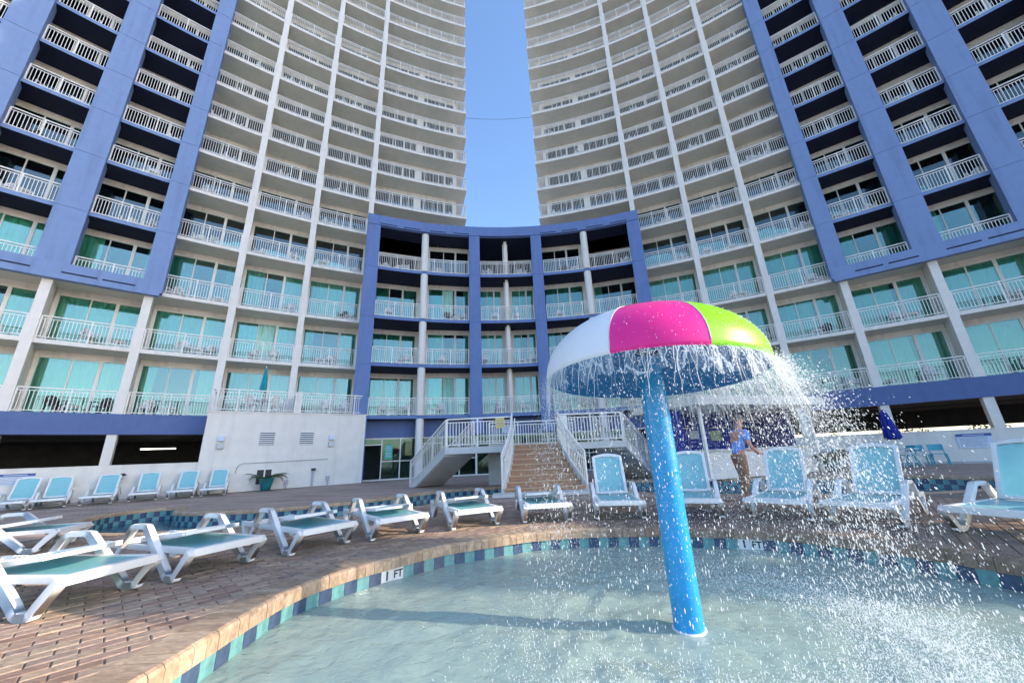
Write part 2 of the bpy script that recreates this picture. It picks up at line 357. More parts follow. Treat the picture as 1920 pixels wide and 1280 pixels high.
for i in range(4):
    m = MB(); add_paver(m, 0, 0, 0, (random.uniform(-.006, .006), random.uniform(-.008, .008))); PMESH.append(m.mesh('paver', PAVER))
bulk = MB(); near = 0
for d, x, y in cands:
    z = random.uniform(-.0035, .0015)
    if near < 300 and seen((x, y, 0), 0):
        obj('paver', PMESH[random.randrange(4)], deck, (x, y, z+.022)); near += 1
    else: add_paver(bulk, x, y, z+.022, (random.uniform(-.006, .006), random.uniform(-.008, .008)))
bulk.obj('paver_field', PAVER, deck, kind='stuff')
jm = MB()
vv, ff = cdt([[Vector((-13.2, -1.2)), Vector((9.7, -1.2)), Vector((9.7, 10.3)), Vector((-13.2, 10.3))], kid_o, riv_o])
for f in ff:
    cx = sum(vv[i].x for i in f)/len(f); cy = sum(vv[i].y for i in f)/len(f)
    if hypot(cx, cy) > 11.5 or inside((cx, cy), kv) or inside((cx, cy), rv) or abs(cx) > 13 or cy > 10.3 or cy < -1.2: continue
    jm.quad([(vv[i].x, vv[i].y, .011) for i in f])
jm.obj('joint_sand', JOINT, deck)

# pool coping: one bullnose stone after another around the rim
def coping_mesh(w, depth, over=.035, th=.13):
    m = MB(); prof = [(-over, -th), (-over, -.035), (-over+.012, -.012), (-over+.035, 0), (depth, 0), (depth, -th)]
    hw = w/2
    for i in range(len(prof)-1):
        (a, za), (b, zb) = prof[i], prof[i+1]
        m.quad([(-hw, a, za), (hw, a, za), (hw, b, zb), (-hw, b, zb)], 0, False)
    m.quad([(-hw, p[0], p[1]) for p in prof]); m.quad([(hw, p[0], p[1]) for p in prof[::-1]])
    m.quad([(-hw, prof[0][0], -th), (-hw, prof[-1][0], -th), (hw, prof[-1][0], -th), (hw, prof[0][0], -th)])
    return m.mesh('coping_stone', COPE)
def ring(parent, poly, step, meshes, name, z, limit=300, dz=0, filt=None, pick=None):
    P = resample(poly, step); n = len(P); cnt = 0
    for i in range(n):
        a, b = P[i], P[(i+1) % n]; c = (a+b)/2
        if not seen((c.x, c.y, z), 80): continue
        if filt and not filt(c): continue
        t = (b-a).normalized(); ang = atan2(t.y, t.x)
        o = obj(name, meshes[pick(i) if pick else random.randrange(len(meshes))], parent, (c.x, c.y, z+random.uniform(-dz, dz)), rz=ang+pi); cnt += 1
    return cnt
kb = MB()   # basin wall and floor
kw = offset(kid, .012)
for i in range(len(kw)):
    a, b = kw[i], kw[(i+1) % len(kw)]
    kb.quad([(b.x, b.y, -.62), (a.x, a.y, -.62), (a.x, a.y, -.022), (b.x, b.y, -.022)], 0)
kb.quad([(p.x, p.y, -.62) for p in kw], 1)
def floorfn(m, nt, N, Lk, b, mx): pass
FLOOR = mat('pool_plaster', (.80, .85, .74), .6, .07, 2.5, .2, 40)
kbo = kb.obj('wading_pool_basin', [GROUT, FLOOR], kind='structure')
CM = [coping_mesh(.108, COPE_W), coping_mesh(.108, COPE_W, .033), coping_mesh(.107, COPE_W, .038)]
ring(kbo, kid, .112, CM, 'coping_stone', 0, dz=.002)
def tile_mesh(w, h, m_, th=.012):
    m = MB(); b = .004; x = w/2
    m.box(-x, x, 0, th, -h, 0, 0); return m.mesh('waterline_tile', m_)
TM = [tile_mesh(.148, .156, TILE_T), tile_mesh(.148, .156, TILE_N)]
PT = resample(kid, .152)
def closest(px, py, z): 
    w = at(px, py, z); return min(range(len(PT)), key=lambda i: (PT[i].x-w.x)**2+(PT[i].y-w.y)**2)
MARK = {}
for px, py in ((742, 1076), (1405, 1024)):
    k = closest(px, py, -.2); MARK[k] = '1'; MARK[k-1] = 'FT'
def text_mesh(s, size, mt, extrude=.0006, bold=0):
    cu = D.curves.new('t', 'FONT'); cu.body = s; cu.size = size; cu.align_x = 'CENTER'; cu.align_y = 'CENTER'; cu.extrude = extrude; cu.offset = bold
    o = D.objects.new('t', cu); C.objects.link(o); dg = bpy.context.evaluated_depsgraph_get()
    me = D.meshes.new_from_object(o.evaluated_get(dg)); D.objects.remove(o); me.materials.clear(); me.materials.append(mt); return me
T_1 = text_mesh('1', .135, INK, bold=.004); T_FT = text_mesh('FT', .118, INK, bold=.003)
TW = tile_mesh(.148, .156, TILE_W)
for i in range(len(PT)):
    a, b = PT[i], PT[(i+1) % len(PT)]; c = (a+b)/2
    if not seen((c.x, c.y, -.2), 80): continue
    t = (b-a).normalized(); ang = atan2(t.y, t.x)
    o = obj('waterline_tile', TW if i in MARK else TM[i % 2], kbo, (c.x, c.y, -.130), rz=ang+pi)
    if i in MARK:
        o['label'] = 'white depth marker tile lettered ' + MARK[i]
        tx = obj('depth_marking', T_1 if MARK[i] == '1' else T_FT, o, (0, -.002, -.075)); tx.rotation_euler = (pi/2, 0, 0)

def water_mat(name, tint, deep, scale, rough=.03, bump=.35, mixd=.4):
    m = D.materials.new(name); m.use_nodes = True; nt = m.node_tree; N = nt.nodes; Lk = nt.links
    for n in list(N): N.remove(n)
    o = N.new('ShaderNodeOutputMaterial'); t = N.new('ShaderNodeBsdfTransparent'); gl = N.new('ShaderNodeBsdfGlossy'); x = N.new('ShaderNodeMixShader')
    df = N.new('ShaderNodeBsdfDiffuse'); df.inputs[0].default_value = (*deep, 1); x0 = N.new('ShaderNodeMixShader'); x0.inputs[0].default_value = mixd
    t.inputs[0].default_value = (*tint, 1); gl.inputs['Roughness'].default_value = rough
    fr = N.new('ShaderNodeFresnel'); fr.inputs['IOR'].default_value = 1.33
    tc = N.new('ShaderNodeTexCoord'); nz = N.new('ShaderNodeTexNoise'); nz.inputs['Scale'].default_value = scale; nz.inputs['Detail'].default_value = 4; nz.inputs['Distortion'].default_value = .8
    bp = N.new('ShaderNodeBump'); bp.inputs['Strength'].default_value = bump; bp.inputs['Distance'].default_value = .03
    Lk.new(tc.outputs['Object'], nz.inputs['Vector']); Lk.new(nz.outputs['Fac'], bp.inputs['Height'])
    Lk.new(bp.outputs[0], gl.inputs['Normal']); bd = N.new('ShaderNodeBump'); bd.inputs['Strength'].default_value = bump*.5; bd.inputs['Distance'].default_value = .02; Lk.new(nz.outputs['Fac'], bd.inputs['Height']); Lk.new(bd.outputs[0], df.inputs['Normal']); Lk.new(bp.outputs[0], fr.inputs['Normal'])
    Lk.new(t.outputs[0], x0.inputs[1]); Lk.new(df.outputs[0], x0.inputs[2])
    Lk.new(fr.outputs[0], x.inputs[0]); Lk.new(x0.outputs[0], x.inputs[1]); Lk.new(gl.outputs[0], x.inputs[2]); Lk.new(x.outputs[0], o.inputs[0])
    return m
WATM = water_mat('wading_pool_water', (.90, .98, .92), (.68, .85, .74), 8, .03, .8, .46)
RIVM = water_mat('river_water', (.45, .75, .82), (.10, .30, .40), 5)
MX, MY, RIMZ, RIMR = 1.348, 3.595, 1.843, 1.013
TLX, TLY = .033, .047           # the cap sits slightly askew on its pole
wm = MB(); st = .045; nx = int(7.4/st); ny = int(8.2/st); idx = {}
kwi = offset(kid, .075)
def wave(x, y):
    p = Vector((x*1.6, y*1.6, 0)); d = hypot(x-MX-.35, y-MY+.1)
    a = .014*noise.noise(p*1.0)+.012*noise.noise(Vector((x*4.0, y*4.0, 3)))+.006*noise.noise(Vector((x*9, y*9, 9)))
    k = math.exp(-((d-1.15)/.55)**2); a *= 1+1.2*k
    a += k*.016*abs(noise.noise(Vector((x*13, y*13, 1)))) + .006*k*sin(d*22)
    return WATER+a
for i in range(nx):
    for j in range(ny):
        x, y = -2.5+i*st, -1.6+j*st
        idx[i, j] = None
        if inside((x, y), kwi): idx[i, j] = len(wm.v); wm.v.append((x, y, wave(x, y)))
edge = resample(kid, .05)
for i in range(nx-1):
    for j in range(ny-1):
        q = [idx[i, j], idx[i+1, j], idx[i+1, j+1], idx[i, j+1]]
        if None not in q: wm.f.append(tuple(q)); wm.m.append(0); wm.sm.append(True)
wm.obj('wading_pool_water', WATM, kind='structure')

# lazy river
rb = MB(); rw = offset(riv, .012)
for i in range(len(rw)):
    a, b = rw[i], rw[(i+1) % len(rw)]
    rb.quad([(b.x, b.y, -1.0), (a.x, a.y, -1.0), (a.x, a.y, -.022), (b.x, b.y, -.022)], 0)
RFLOOR = mat('river_plaster', (.20, .42, .50), .6, .08, 2)
vv, ff = cdt([rw])
for f in ff:
    cx = sum(vv[i].x for i in f)/len(f); cy = sum(vv[i].y for i in f)/len(f)
    if inside((cx, cy), rw): rb.quad([(vv[i].x, vv[i].y, -1.0) for i in f], 1)
rbo = rb.obj('lazy_river_basin', [GROUT, RFLOOR], kind='structure')
rwm = MB()
for f in ff:
    cx = sum(vv[i].x for i in f)/len(f); cy = sum(vv[i].y for i in f)/len(f)
    if inside((cx, cy), rw): rwm.quad([(vv[i].x, vv[i].y, -.36) for i in f], 0)
rwm.obj('lazy_river_water', RIVM, kind='structure')
RC = [coping_mesh(.20, .24, .03, .10), coping_mesh(.20, .24, .034, .10)]
ring(rbo, riv, .205, RC, 'coping_stone', 0.004, dz=.002)
RT = [tile_mesh(.148, .148, TILE_T), tile_mesh(.148, .148, TILE_N)]
PR = resample(riv, .152); cnt = 0
for i in range(len(PR)):
    a, b = PR[i], PR[(i+1) % len(PR)]; c = (a+b)/2
    t = (b-a).normalized(); nrm = Vector((-t.y, t.x))     # into the water (ccw)
    if not seen((c.x, c.y, -.2), 30) or nrm.dot(-c) < 0: continue
    for row in (0, 1):
        obj('waterline_tile', RT[(i+row) % 2], rbo, (c.x, c.y, -.100-.152*row), rz=atan2(t.y, t.x)+pi)

# ------------------------------------------------------------------ the hotel: two curved towers and the blue entrance block
SB = [3.50, 6.72, 9.84, 13.33, 16.52, 19.27]
while len(SB) < 22: SB.append(SB[-1]+2.70)       # underside of slab k
ST = .20
FL = [z+ST for z in SB]                           # floor of balcony row k
def PP(c, ph, r, z): return Vector((c[0]+r*sin(ph), c[1]+r*cos(ph), z))
def arc_strip(mb, c, r0_, r1_, z0, z1, pa, pb, n, mats=(0, 0, 0), ends=False):   # mats: front/back, top, bottom
    for i in range(n):
        a = pa+(pb-pa)*i/n; b = pa+(pb-pa)*(i+1)/n
        if pb < pa: a, b = b, a
        f0, f1 = PP(c, a, r0_, z0), PP(c, b, r0_, z0); k0, k1 = PP(c, a, r1_, z0), PP(c, b, r1_, z0)
        F0, F1 = PP(c, a, r0_, z1), PP(c, b, r0_, z1); K0, K1 = PP(c, a, r1_, z1), PP(c, b, r1_, z1)
        mb.quad([f0, f1, F1, F0], mats[0]); mb.quad([k1, k0, K0, K1], mats[0])
        mb.quad([F0, F1, K1, K0], mats[1]); mb.quad([k0, k1, f1, f0], mats[2])
        if ends and i == 0 : mb.quad([k0, f0, F0, K0], mats[0])
        if ends and i == n-1: mb.quad([f1, k1, K1, F1], mats[0])
def frame_at(c, ph, r, z):      # local x along the facade (towards larger angle), y into the building
    t = Vector((cos(ph), -sin(ph), 0)); n = Vector((sin(ph), cos(ph), 0)); o = PP(c, ph, r, z)
    return Matrix(((t.x, n.x, 0, o.x), (t.y, n.y, 0, o.y), (0, 0, 1, o.z), (0, 0, 0, 1)))
def rail_path(mb, pts, h=1.07, pitch=.118, pw=.022, posts=True, bottom=.10, post_every=None):
    P = [Vector(p) for p in pts]
    for a, b in zip(P, P[1:]):
        for zz, w, hh in ((h, .06, .05), (h-.13, .035, .03), (bottom, .04, .035)):
            mb.bar(a+Vector((0, 0, zz)), b+Vector((0, 0, zz)), w, hh)
    L = [0]
    for a, b in zip(P, P[1:]): L.append(L[-1]+(b-a).length)
    def pos(s):
        j = 0
        while j < len(L)-2 and L[j+1] < s: j += 1
        t = (s-L[j])/max(1e-9, L[j+1]-L[j]); return P[j].lerp(P[j+1], t), (P[j+1]-P[j])
    n = max(2, round(L[-1]/pitch))
    np_ = max(1, round(L[-1]/(post_every or 1.25)))
    pst = {round(k*n/np_) for k in range(np_+1)} if posts else set()
    for i in range(n+1):
        p, d = pos(min(L[-1]-1e-6, L[-1]*i/n)); d2 = Vector((d.x, d.y, 0)).normalized()
        if i in pst: mb.bar(p, p+Vector((0, 0, h)), .055, .055, upv=d2)
        else: mb.bar(p+Vector((0, 0, bottom)), p+Vector((0, 0, h-.13)), pw, pw, upv=d2, caps=False)

def balcony_chair():
    m = MB()
    for x in (-.22, .22):
        m.bar((x, -.22, 0), (x*.95, -.20, .62), .05, .045); m.bar((x, .26, 0), (x*.92, .20, .44), .05, .045)
        m.bar((x*1.08, -.24, .63), (x*1.05, .22, .63), .065, .03); m.bar((x*1.0, .20, .42), (x*1.0, .24, .63), .05, .04)
    m.box(-.23, .23, -.22, .22, .40, .43)
    n = 9; prev = None
    for i in range(n+1):
        t = pi*i/n; p = Vector((-.25*cos(t), .22+.13*(.35+.65*sin(t)), .50+.38*sin(t)))
        if prev is not None: m.bar(prev, p, .05, .05)
        prev = p
    for x in (-.15, -.075, 0, .075, .15): m.bar((x*.8, .20, .43), (x, .33, .50+.37*sqrt(max(0, 1-(x/.25)**2))), .048, .015)
    return m.mesh('balcony_chair', PLAST)
def small_table():
    m = MB(); m.box(-.24, .24, -.24, .24, .40, .43)
    for x in (-.19, .19):
        for y in (-.19, .19): m.bar((x*1.1, y*1.1, 0), (x, y, .40), .05, .05)
    m.box(-.21, .21, -.21, .21, .36, .40); return m.mesh('balcony_table', PLAST)
CHAIR_ME, TABLE_ME = balcony_chair(), small_table()
CHAIR_DK = CHAIR_ME.copy(); CHAIR_DK.materials.clear(); CHAIR_DK.materials.append(BLACK)
n_chair = 0
def furnish(c, ph0, ph1, r, row, who, depth=1.0, force=None):
    """a set of plastic chairs and a little table on one balcony"""
    global n_chair
    w = abs(ph1-ph0)*r; k = force if force is not None else random.choice((1, 2, 2, 2, 3))
    if n_chair > 292: return
    spots = random.sample([.16, .34, .52, .68, .84], k); spots.sort()
    kinds = ['c']*k
    if k >= 2 and random.random() < .7: kinds[1 if k == 3 else random.randrange(2)] = 't'
    nm = {0: 'leftmost', 1: 'second', 2: 'third'}; lo, hi = min(ph0, ph1), max(ph0, ph1); cs = 0
    for s, kd in zip(spots, kinds):
        ph = lo+(hi-lo)*s; rr = r+random.uniform(.45, .45+depth*.45); p = PP(c, ph, rr, FL[row])
        # faces the pool, turned a little
        rz = -ph+random.uniform(-.8, .8)
        if kd == 'c':
            dark = random.random() < .06
            obj('balcony_chair', CHAIR_DK if dark else CHAIR_ME, None, p, rz=rz,
                label=f'{nm[cs]} {"black" if dark else "white"} balcony chair, {ORD[row]} balcony row up, {who}', cat='chair', group='chairs on the hotel balconies'); cs += 1; n_chair += 1
        else:
            obj('balcony_table', TABLE_ME, None, p, rz=rz, label=f'small white table, {ORD[row]} balcony row up, {who}', cat='table', group='tables on the hotel balconies')

CURTC = {}
def curtain_mesh(w, h, seed, mt):
    k = (round(w, 1), round(h, 2), seed, mt.name)
    if k in CURTC: return CURTC[k]
    m = MB(); rnd = random.Random(seed*17+int(w*100)); n = max(6, int(w/.045)); ph = 0; ys = []
    for i in range(n+1):
        ph += rnd.uniform(.7, 1.5); ys.append(.045*sin(ph)+.01*rnd.uniform(-1, 1))
    for i in range(n):
        x0, x1 = w*i/n, w*(i+1)/n
        m.quad([(x0, ys[i]*1.15, .02), (x1, ys[i+1]*1.15, .02), (x1, ys[i+1], h-.03), (x0, ys[i], h-.03)], 0, True)
    CURTC[k] = m.mesh('curtain', mt); return CURTC[k]
WINC = {}
def window_meshes(w, h):
    k = (round(w, 2), round(h, 2))
    if k in WINC: return WINC[k]
    m = MB(); fw_ = .065; d = .09
    m.box(0, w, 0, d, 0, .07); m.box(0, w, 0, d, h-.07, h)
    m.box(0, fw_, .002, d-.002, .07, h-.07); m.box(w-fw_, w, .002, d-.002, .07, h-.07)
    x1 = w*.36; x2 = w*.66
    m.box(x1-.025, x1+.025, .01, d-.01, .07, h-.07); m.box(x2-.065, x2+.065, -.01, d, .07, h-.07)
    panes = []
    for a, b in ((fw_, x1-.025), (x1+.025, x2-.065), (x2+.065, w-fw_)):
        p = MB(); p.box(a, b, .045, .055, .07, h-.07); panes.append(p.mesh('pane', GLASS))
    WINC[k] = (m.mesh('window', FRAME), panes); return WINC[k]
def add_window(parent, M, w, h, row):
    """frame with three panes, curtains hung behind"""
    fm, panes = window_meshes(w, h)
    o = obj('window', fm, parent); o.matrix_local = M
    sl_open = random.random() < .035
    for i, p in enumerate(panes): obj('pane', p, o, (-w*.30, .015, 0) if sl_open and i == 1 else None)
    full = random.random() < (.46 if row < 4 else .14); mt = CURT if random.random() < (.8 if row < 4 else .35) else CURT2
    sd = random.randrange(5)
    if full: spans = [(0, .52), (.5, 1)]
    else:
        a = random.choice((.2, .3, .35, .4, .6)); b = random.choice((.15, .25, .3, .35)); spans = [(0, a*(1 if row < 4 else .7)), (1-b*(1 if row < 4 else .7), 1)]
        if random.random() < .12: spans = spans[:1]
    for a, b in spans:
        cw = round((b-a)*w, 1); cm = curtain_mesh(cw, h, sd, mt)
        obj('curtain', cm, o, (max(.02, a*w) if a == 0 else w-cw-.02 if b == 1 else a*w, .19, 0))

WHEIGHT = {}
def bay_wall(parent, c, ph0, ph1, r, z0, z1, wins, mt=None):
    """solid wall round the windows of one bay: wins = [(x0, x1)] in metres along the chord, head height from z0"""
    lo, hi = min(ph0, ph1), max(ph0, ph1); M = frame_at(c, (lo+hi)/2, r*cos((hi-lo)/2), z0); W = 2*r*sin((hi-lo)/2)
    h = z1-z0; head = h-.26; m = MB(); x = 0
    for a, b in wins:
        if a > x+.01: m.box(x, a, 0, .16, 0, head)
        x = b
    if x < W-.01: m.box(x, W, 0, .16, 0, head)
    m.box(0, W, .003, .157, head, h)
    T = M @ Matrix.Translation((-W/2, 0, 0)); o = m.obj('bay_wall', [mt or WHITE], parent); o.matrix_local = T
    return T, head, W

def tower(side, c, R, phs, name, label):
    s = -1 if side == 'left' else 1
    T = thing(name, label, 'hotel tower', (0, 0, 0))
    top = 20; nb = len(phs)-1
    lo, hi = min(phs), max(phs)
    # opaque core behind the rooms, roof, and the end wall beside the gap of sky
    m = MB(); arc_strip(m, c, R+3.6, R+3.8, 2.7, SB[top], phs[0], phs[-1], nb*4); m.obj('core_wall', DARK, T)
    m = MB(); arc_strip(m, c, R-.2, R+12, SB[top]+.02, SB[top]+.9, phs[0], phs[-1], nb*4, ends=True); m.obj('roof_parapet', WHITE, T)
    e = phs[0]+s*.62/R
    m = MB(); arc_strip(m, c, R+1.5, R+13, 0, SB[top], e, e+s*.3/R, 1, ends=True); m.obj('end_wall', WHITE, T)
    # columns: blue pilasters on the outer bays, white ones elsewhere
    for i, ph in enumerate(phs):
        if i == 0: continue
        m = MB(); zt = SB[2]-.1 if i >= 4 else SB[top]
        m.box(-.17, .17, -.05, .46, 0 if i > 1 else SB[0], zt, 0)
        o = m.obj('column', WHITE, T); o.matrix_local = frame_at(c, ph, R, 0)
        if i >= 4:
            w = .40 if i == 4 else .54; off = -s*.07 if i == 4 else 0
            m = MB(); z = SB[2]+.02
            for k in range(2, top):
                z2 = SB[k+1]+.04
                m.box(off-w, off+w, -.34, .5, z, z2-.025); m.box(off-w+.02, off+w-.02, -.32, .48, z2-.025, z2); z = z2
            o = m.obj('blue_pilaster', BLUE, T); o.matrix_local = frame_at(c, ph, R, 0)
    for b in range(nb):
        pa, pb = phs[b], phs[b+1]; wide = b == 0; n = 10 if wide else 5
        who = f'{side} tower, {ORD[b]} bay from the sky gap'
        mid = (pa+pb)/2
        for k in range(top):
            if wide and k < 4: continue
            blue = b >= 4 and b <= 6 and k >= 2
            F, Z1 = FL[k], SB[k+1]
            vis = any(seen(PP(c, q, R, z), 200) for q in (pa, mid, pb) for z in (F, Z1))
            # slab under this row
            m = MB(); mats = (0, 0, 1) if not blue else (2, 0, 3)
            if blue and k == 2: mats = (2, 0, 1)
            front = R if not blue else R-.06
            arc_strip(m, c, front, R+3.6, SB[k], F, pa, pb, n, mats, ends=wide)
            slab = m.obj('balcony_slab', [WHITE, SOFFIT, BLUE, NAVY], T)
            if not vis: continue
            # railing
            if not (blue and k == 2 and False):
                m = MB(); ins = (.20 if not blue else .58)/R*s; rr = R+.07
                a_, b_ = pa+(ins if not wide else s*.06/R), pb-ins
                if blue and b == 4: a_ = pa+s*.36/R
                pts = [PP(c, a_+(b_-a_)*i/n, rr, F) for i in range(n+1)]
                if wide: pts = [PP(c, pa+s*.06/R, R+1.4, F)]+pts
                rail_path(m, pts); m.obj('railing', RAIL, slab)
            # wall, windows, curtains
            wi = s*.10/R
            if wide:
                e1 = pa+s*.62/R; W = abs(pb-e1)*(R+1.5); mm = (e1+pb)/2
                lw = (W-.65)/2
                wins = [(.12, .12+lw), (W-.12-lw, W-.12)]
                TT, head, W2 = bay_wall(T, c, e1, pb-wi, R+1.5, F, Z1, wins)
                for a, q in wins: add_window(T, TT @ Matrix.Translation((a, .035, 0)), q-a, head, k)
            else:
                W = abs(pb-pa)*(R+1.5)-.2; wins = [(.08, W-.08)]
                TT, head, W2 = bay_wall(T, c, pa+wi, pb-wi, R+1.5, F, Z1, wins)
                add_window(T, TT @ Matrix.Translation((.08, .035, 0)), W2-.16, head, k)
            # wall between this balcony and the next
            m = MB(); m.box(-.09, .09, .46, 3.6, F, Z1)
            o = m.obj('partition_wall', WHITE, T); o.matrix_local = frame_at(c, pb, R, 0)
            if k < 9: furnish(c, pa+s*.3/R, pb-s*.3/R, R, k, who)
    # blue frame sill, raised dark strips painting the shade of its slots, fascia over the garage
    m = MB(); arc_strip(m, c, R-.36, R-.07, SB[2]-.14, SB[2]+.66, phs[4]-s*.40/R, phs[7], 14, ends=True); o = m.obj('frame_sill', BLUE, T)
    for b in (4, 5, 6):
        for q in (.16, .55):
            m = MB(); a_ = phs[b]+(phs[b+1]-phs[b])*q; arc_strip(m, c, R-.366, R-.34, SB[2]+.16, SB[2]+.235, a_, a_+s*1.15/R, 4, ends=True); m.obj('sill_slot_shade', SLOT_SHADE, o)
    lo_b = 3
    m = MB(); arc_strip(m, c, R-.10, R+.3, 2.78, FL[0]+.015, phs[lo_b if side == 'left' else 3], phs[-1], 20, ends=True); m.obj('blue_fascia', BLUED, T)
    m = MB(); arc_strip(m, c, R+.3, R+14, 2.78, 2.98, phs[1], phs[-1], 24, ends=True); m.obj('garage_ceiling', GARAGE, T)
    m = MB(); arc_strip(m, c, R+9, R+9.2, 0 if side == 'left' else 1.72, 2.8, phs[1], phs[8], 16); m.obj('garage_backing', GARAGE, T)  # right side: only an upper dark band, added to block bright sky beyond
    return T
cL, RL = (8.49, -15.80), 42.84
cR, RR = (-4.82, -15.97), 42.39
def ang(c, p): return atan2(p[0]-c[0], p[1]-c[1])
phL = [ang(cL, p) for p in ((-3.2, 25.41), (-9.86, 22.94), (-12.93, 21.3), (-15.82, 19.4), (-18.64, 17.41), (-21.13, 15.14))]
phR = [ang(cR, p) for p in ((2.6, 25.78), (9.49, 23.9), (12.79, 22.62), (15.87, 20.99), (18.82, 19.27), (21.58, 17.17))]
for ph, s in ((phL, -1), (phR, 1)):
    st_ = abs(ph[5]-ph[4])
    for _ in range(3 if s < 0 else 6): ph.append(ph[-1]+s*st_)
phR[-1] = radians(70.9)  # unseen end bay stretched to place the shadow edge on the deck
towL = tower('left', cL, RL, phL, 'hotel_tower', 'tall curved white hotel tower with blue framed bays left of the sky gap')
towR = tower('right', cR, RR, phR, 'hotel_tower', 'tall curved white hotel tower with blue framed bays right of the sky gap')

# entrance block
cC, RC_ = (.94, .35), 23.68
phC = [ang(cC, p) for p in ((-9.08, 21.81), (-2.45, 23.75), (2.06, 24.02), (8.85, 22.65))]
EB = thing('entrance_block', 'low blue curved hotel block between the two towers', 'hotel block')
for k in range(5):
    m = MB(); arc_strip(m, cC, RC_+.06, RC_+5, SB[k], FL[k], phC[0]-.3/RC_, phC[3]+.3/RC_, 18, (2, 0, 3), ends=True)
    sl_ = m.obj('balcony_slab', [WHITE, SOFFIT, BLUEC, NAVY], EB)
    if k < 4:
        for i in range(3):
            a_, b_ = phC[i]+.46/RC_, phC[i+1]-.46/RC_
            m = MB(); rail_path(m, [PP(cC, a_+(b_-a_)*j/6, RC_+.2, FL[k]) for j in range(7)]); m.obj('railing', RAIL, sl_)
for i, ph in enumerate(phC):
    m = MB(); z = 0 if i in (0, 3) else SB[0]-1.0
    w = .38 if i in (1, 2) else .42
    for k in range(5):
        z2 = SB[k]+.05; m.box(-w, w, -.12, .5, z, z2-.03); m.box(-w+.02, w-.02, -.10, .5, z2-.03, z2); z = z2
    o = m.obj('blue_pilaster', BLUEC, EB); o.matrix_local = frame_at(cC, ph, RC_, 0)
m = MB(); arc_strip(m, cC, RC_-.14, RC_+.4, SB[4]+.05, SB[4]+.80, phC[0]-.42/RC_, phC[3]+.42/RC_, 24, ends=True); par = m.obj('parapet', BLUEC, EB)
for i in (0, 2):
    for q in (.05, .28, .54, .78):
        a_ = phC[i]+(phC[i+1]-phC[i])*q; m = MB(); arc_strip(m, cC, RC_-.146, RC_, SB[4]+.13, SB[4]+.20, a_, a_+1.15/RC_, 4, ends=True); m.obj('parapet_slot_shade', SLOT_SHADE, par)  # slot shade as dark strips on the parapet face, no recess cut
cols = []
for i in (0, 1, 2):
    ph = (phC[i]+phC[i+1])/2; cols.append(ph); p = PP(cC, ph, RC_+(.20 if i != 1 else 1.1), 0)
    m = MB()
    if i != 1:
        for k in range(-1, 4):
            z0 = 0 if k < 0 else FL[k]; z1 = SB[k+1]
            m.lathe([(.245, z0), (.245, z1-.07), (.235, z1-.03), (.20, z1-.004)], p.x, p.y, 20)
    else:
        for k in range(0, 4): m.box(p.x-.19, p.x+.19, p.y-.19, p.y+.19, FL[k]+.002, SB[k+1]-.002)
    m.obj('round_column' if i != 1 else 'square_column', WHITE, EB)
for i in range(3):
    for h_, (a_, b_) in enumerate(((phC[i], cols[i]), (cols[i], phC[i+1]))):
        for k in range(4):
            deep = 1.75 if not (k == 3 and (i, h_) in ((0, 0), (1, 0), (1, 1), (2, 1))) else 3.4
            if (i, h_) in ((0, 0), (2, 1)) and k < 3: deep = 2.3
            r = RC_+deep; W = abs(b_-a_)*r-.3
            TT, head, W2 = bay_wall(EB, cC, a_+.15/r, b_-.15/r, r, FL[k], SB[k+1], [(.22, W-.22)])
            add_window(EB, TT @ Matrix.Translation((.22, .035, 0)), W2-.44, head, k)
            m = MB(); m.box(-.1, .1, .52, 5, FL[k], SB[k+1]); o = m.obj('partition_wall', WHITE if h_ == 0 else BLUED, EB); o.matrix_local = frame_at(cC, b_, RC_, 0)
            furnish(cC, a_+.4/RC_, b_-.4/RC_, RC_, k, f'blue entrance block, {ORD[2*i+h_]} bay from its left', .9)
m = MB(); arc_strip(m, cC, RC_+5, RC_+5.2, 0, SB[4], phC[0]-.02, phC[3]+.02, 18); m.obj('core_wall', DARK, EB)
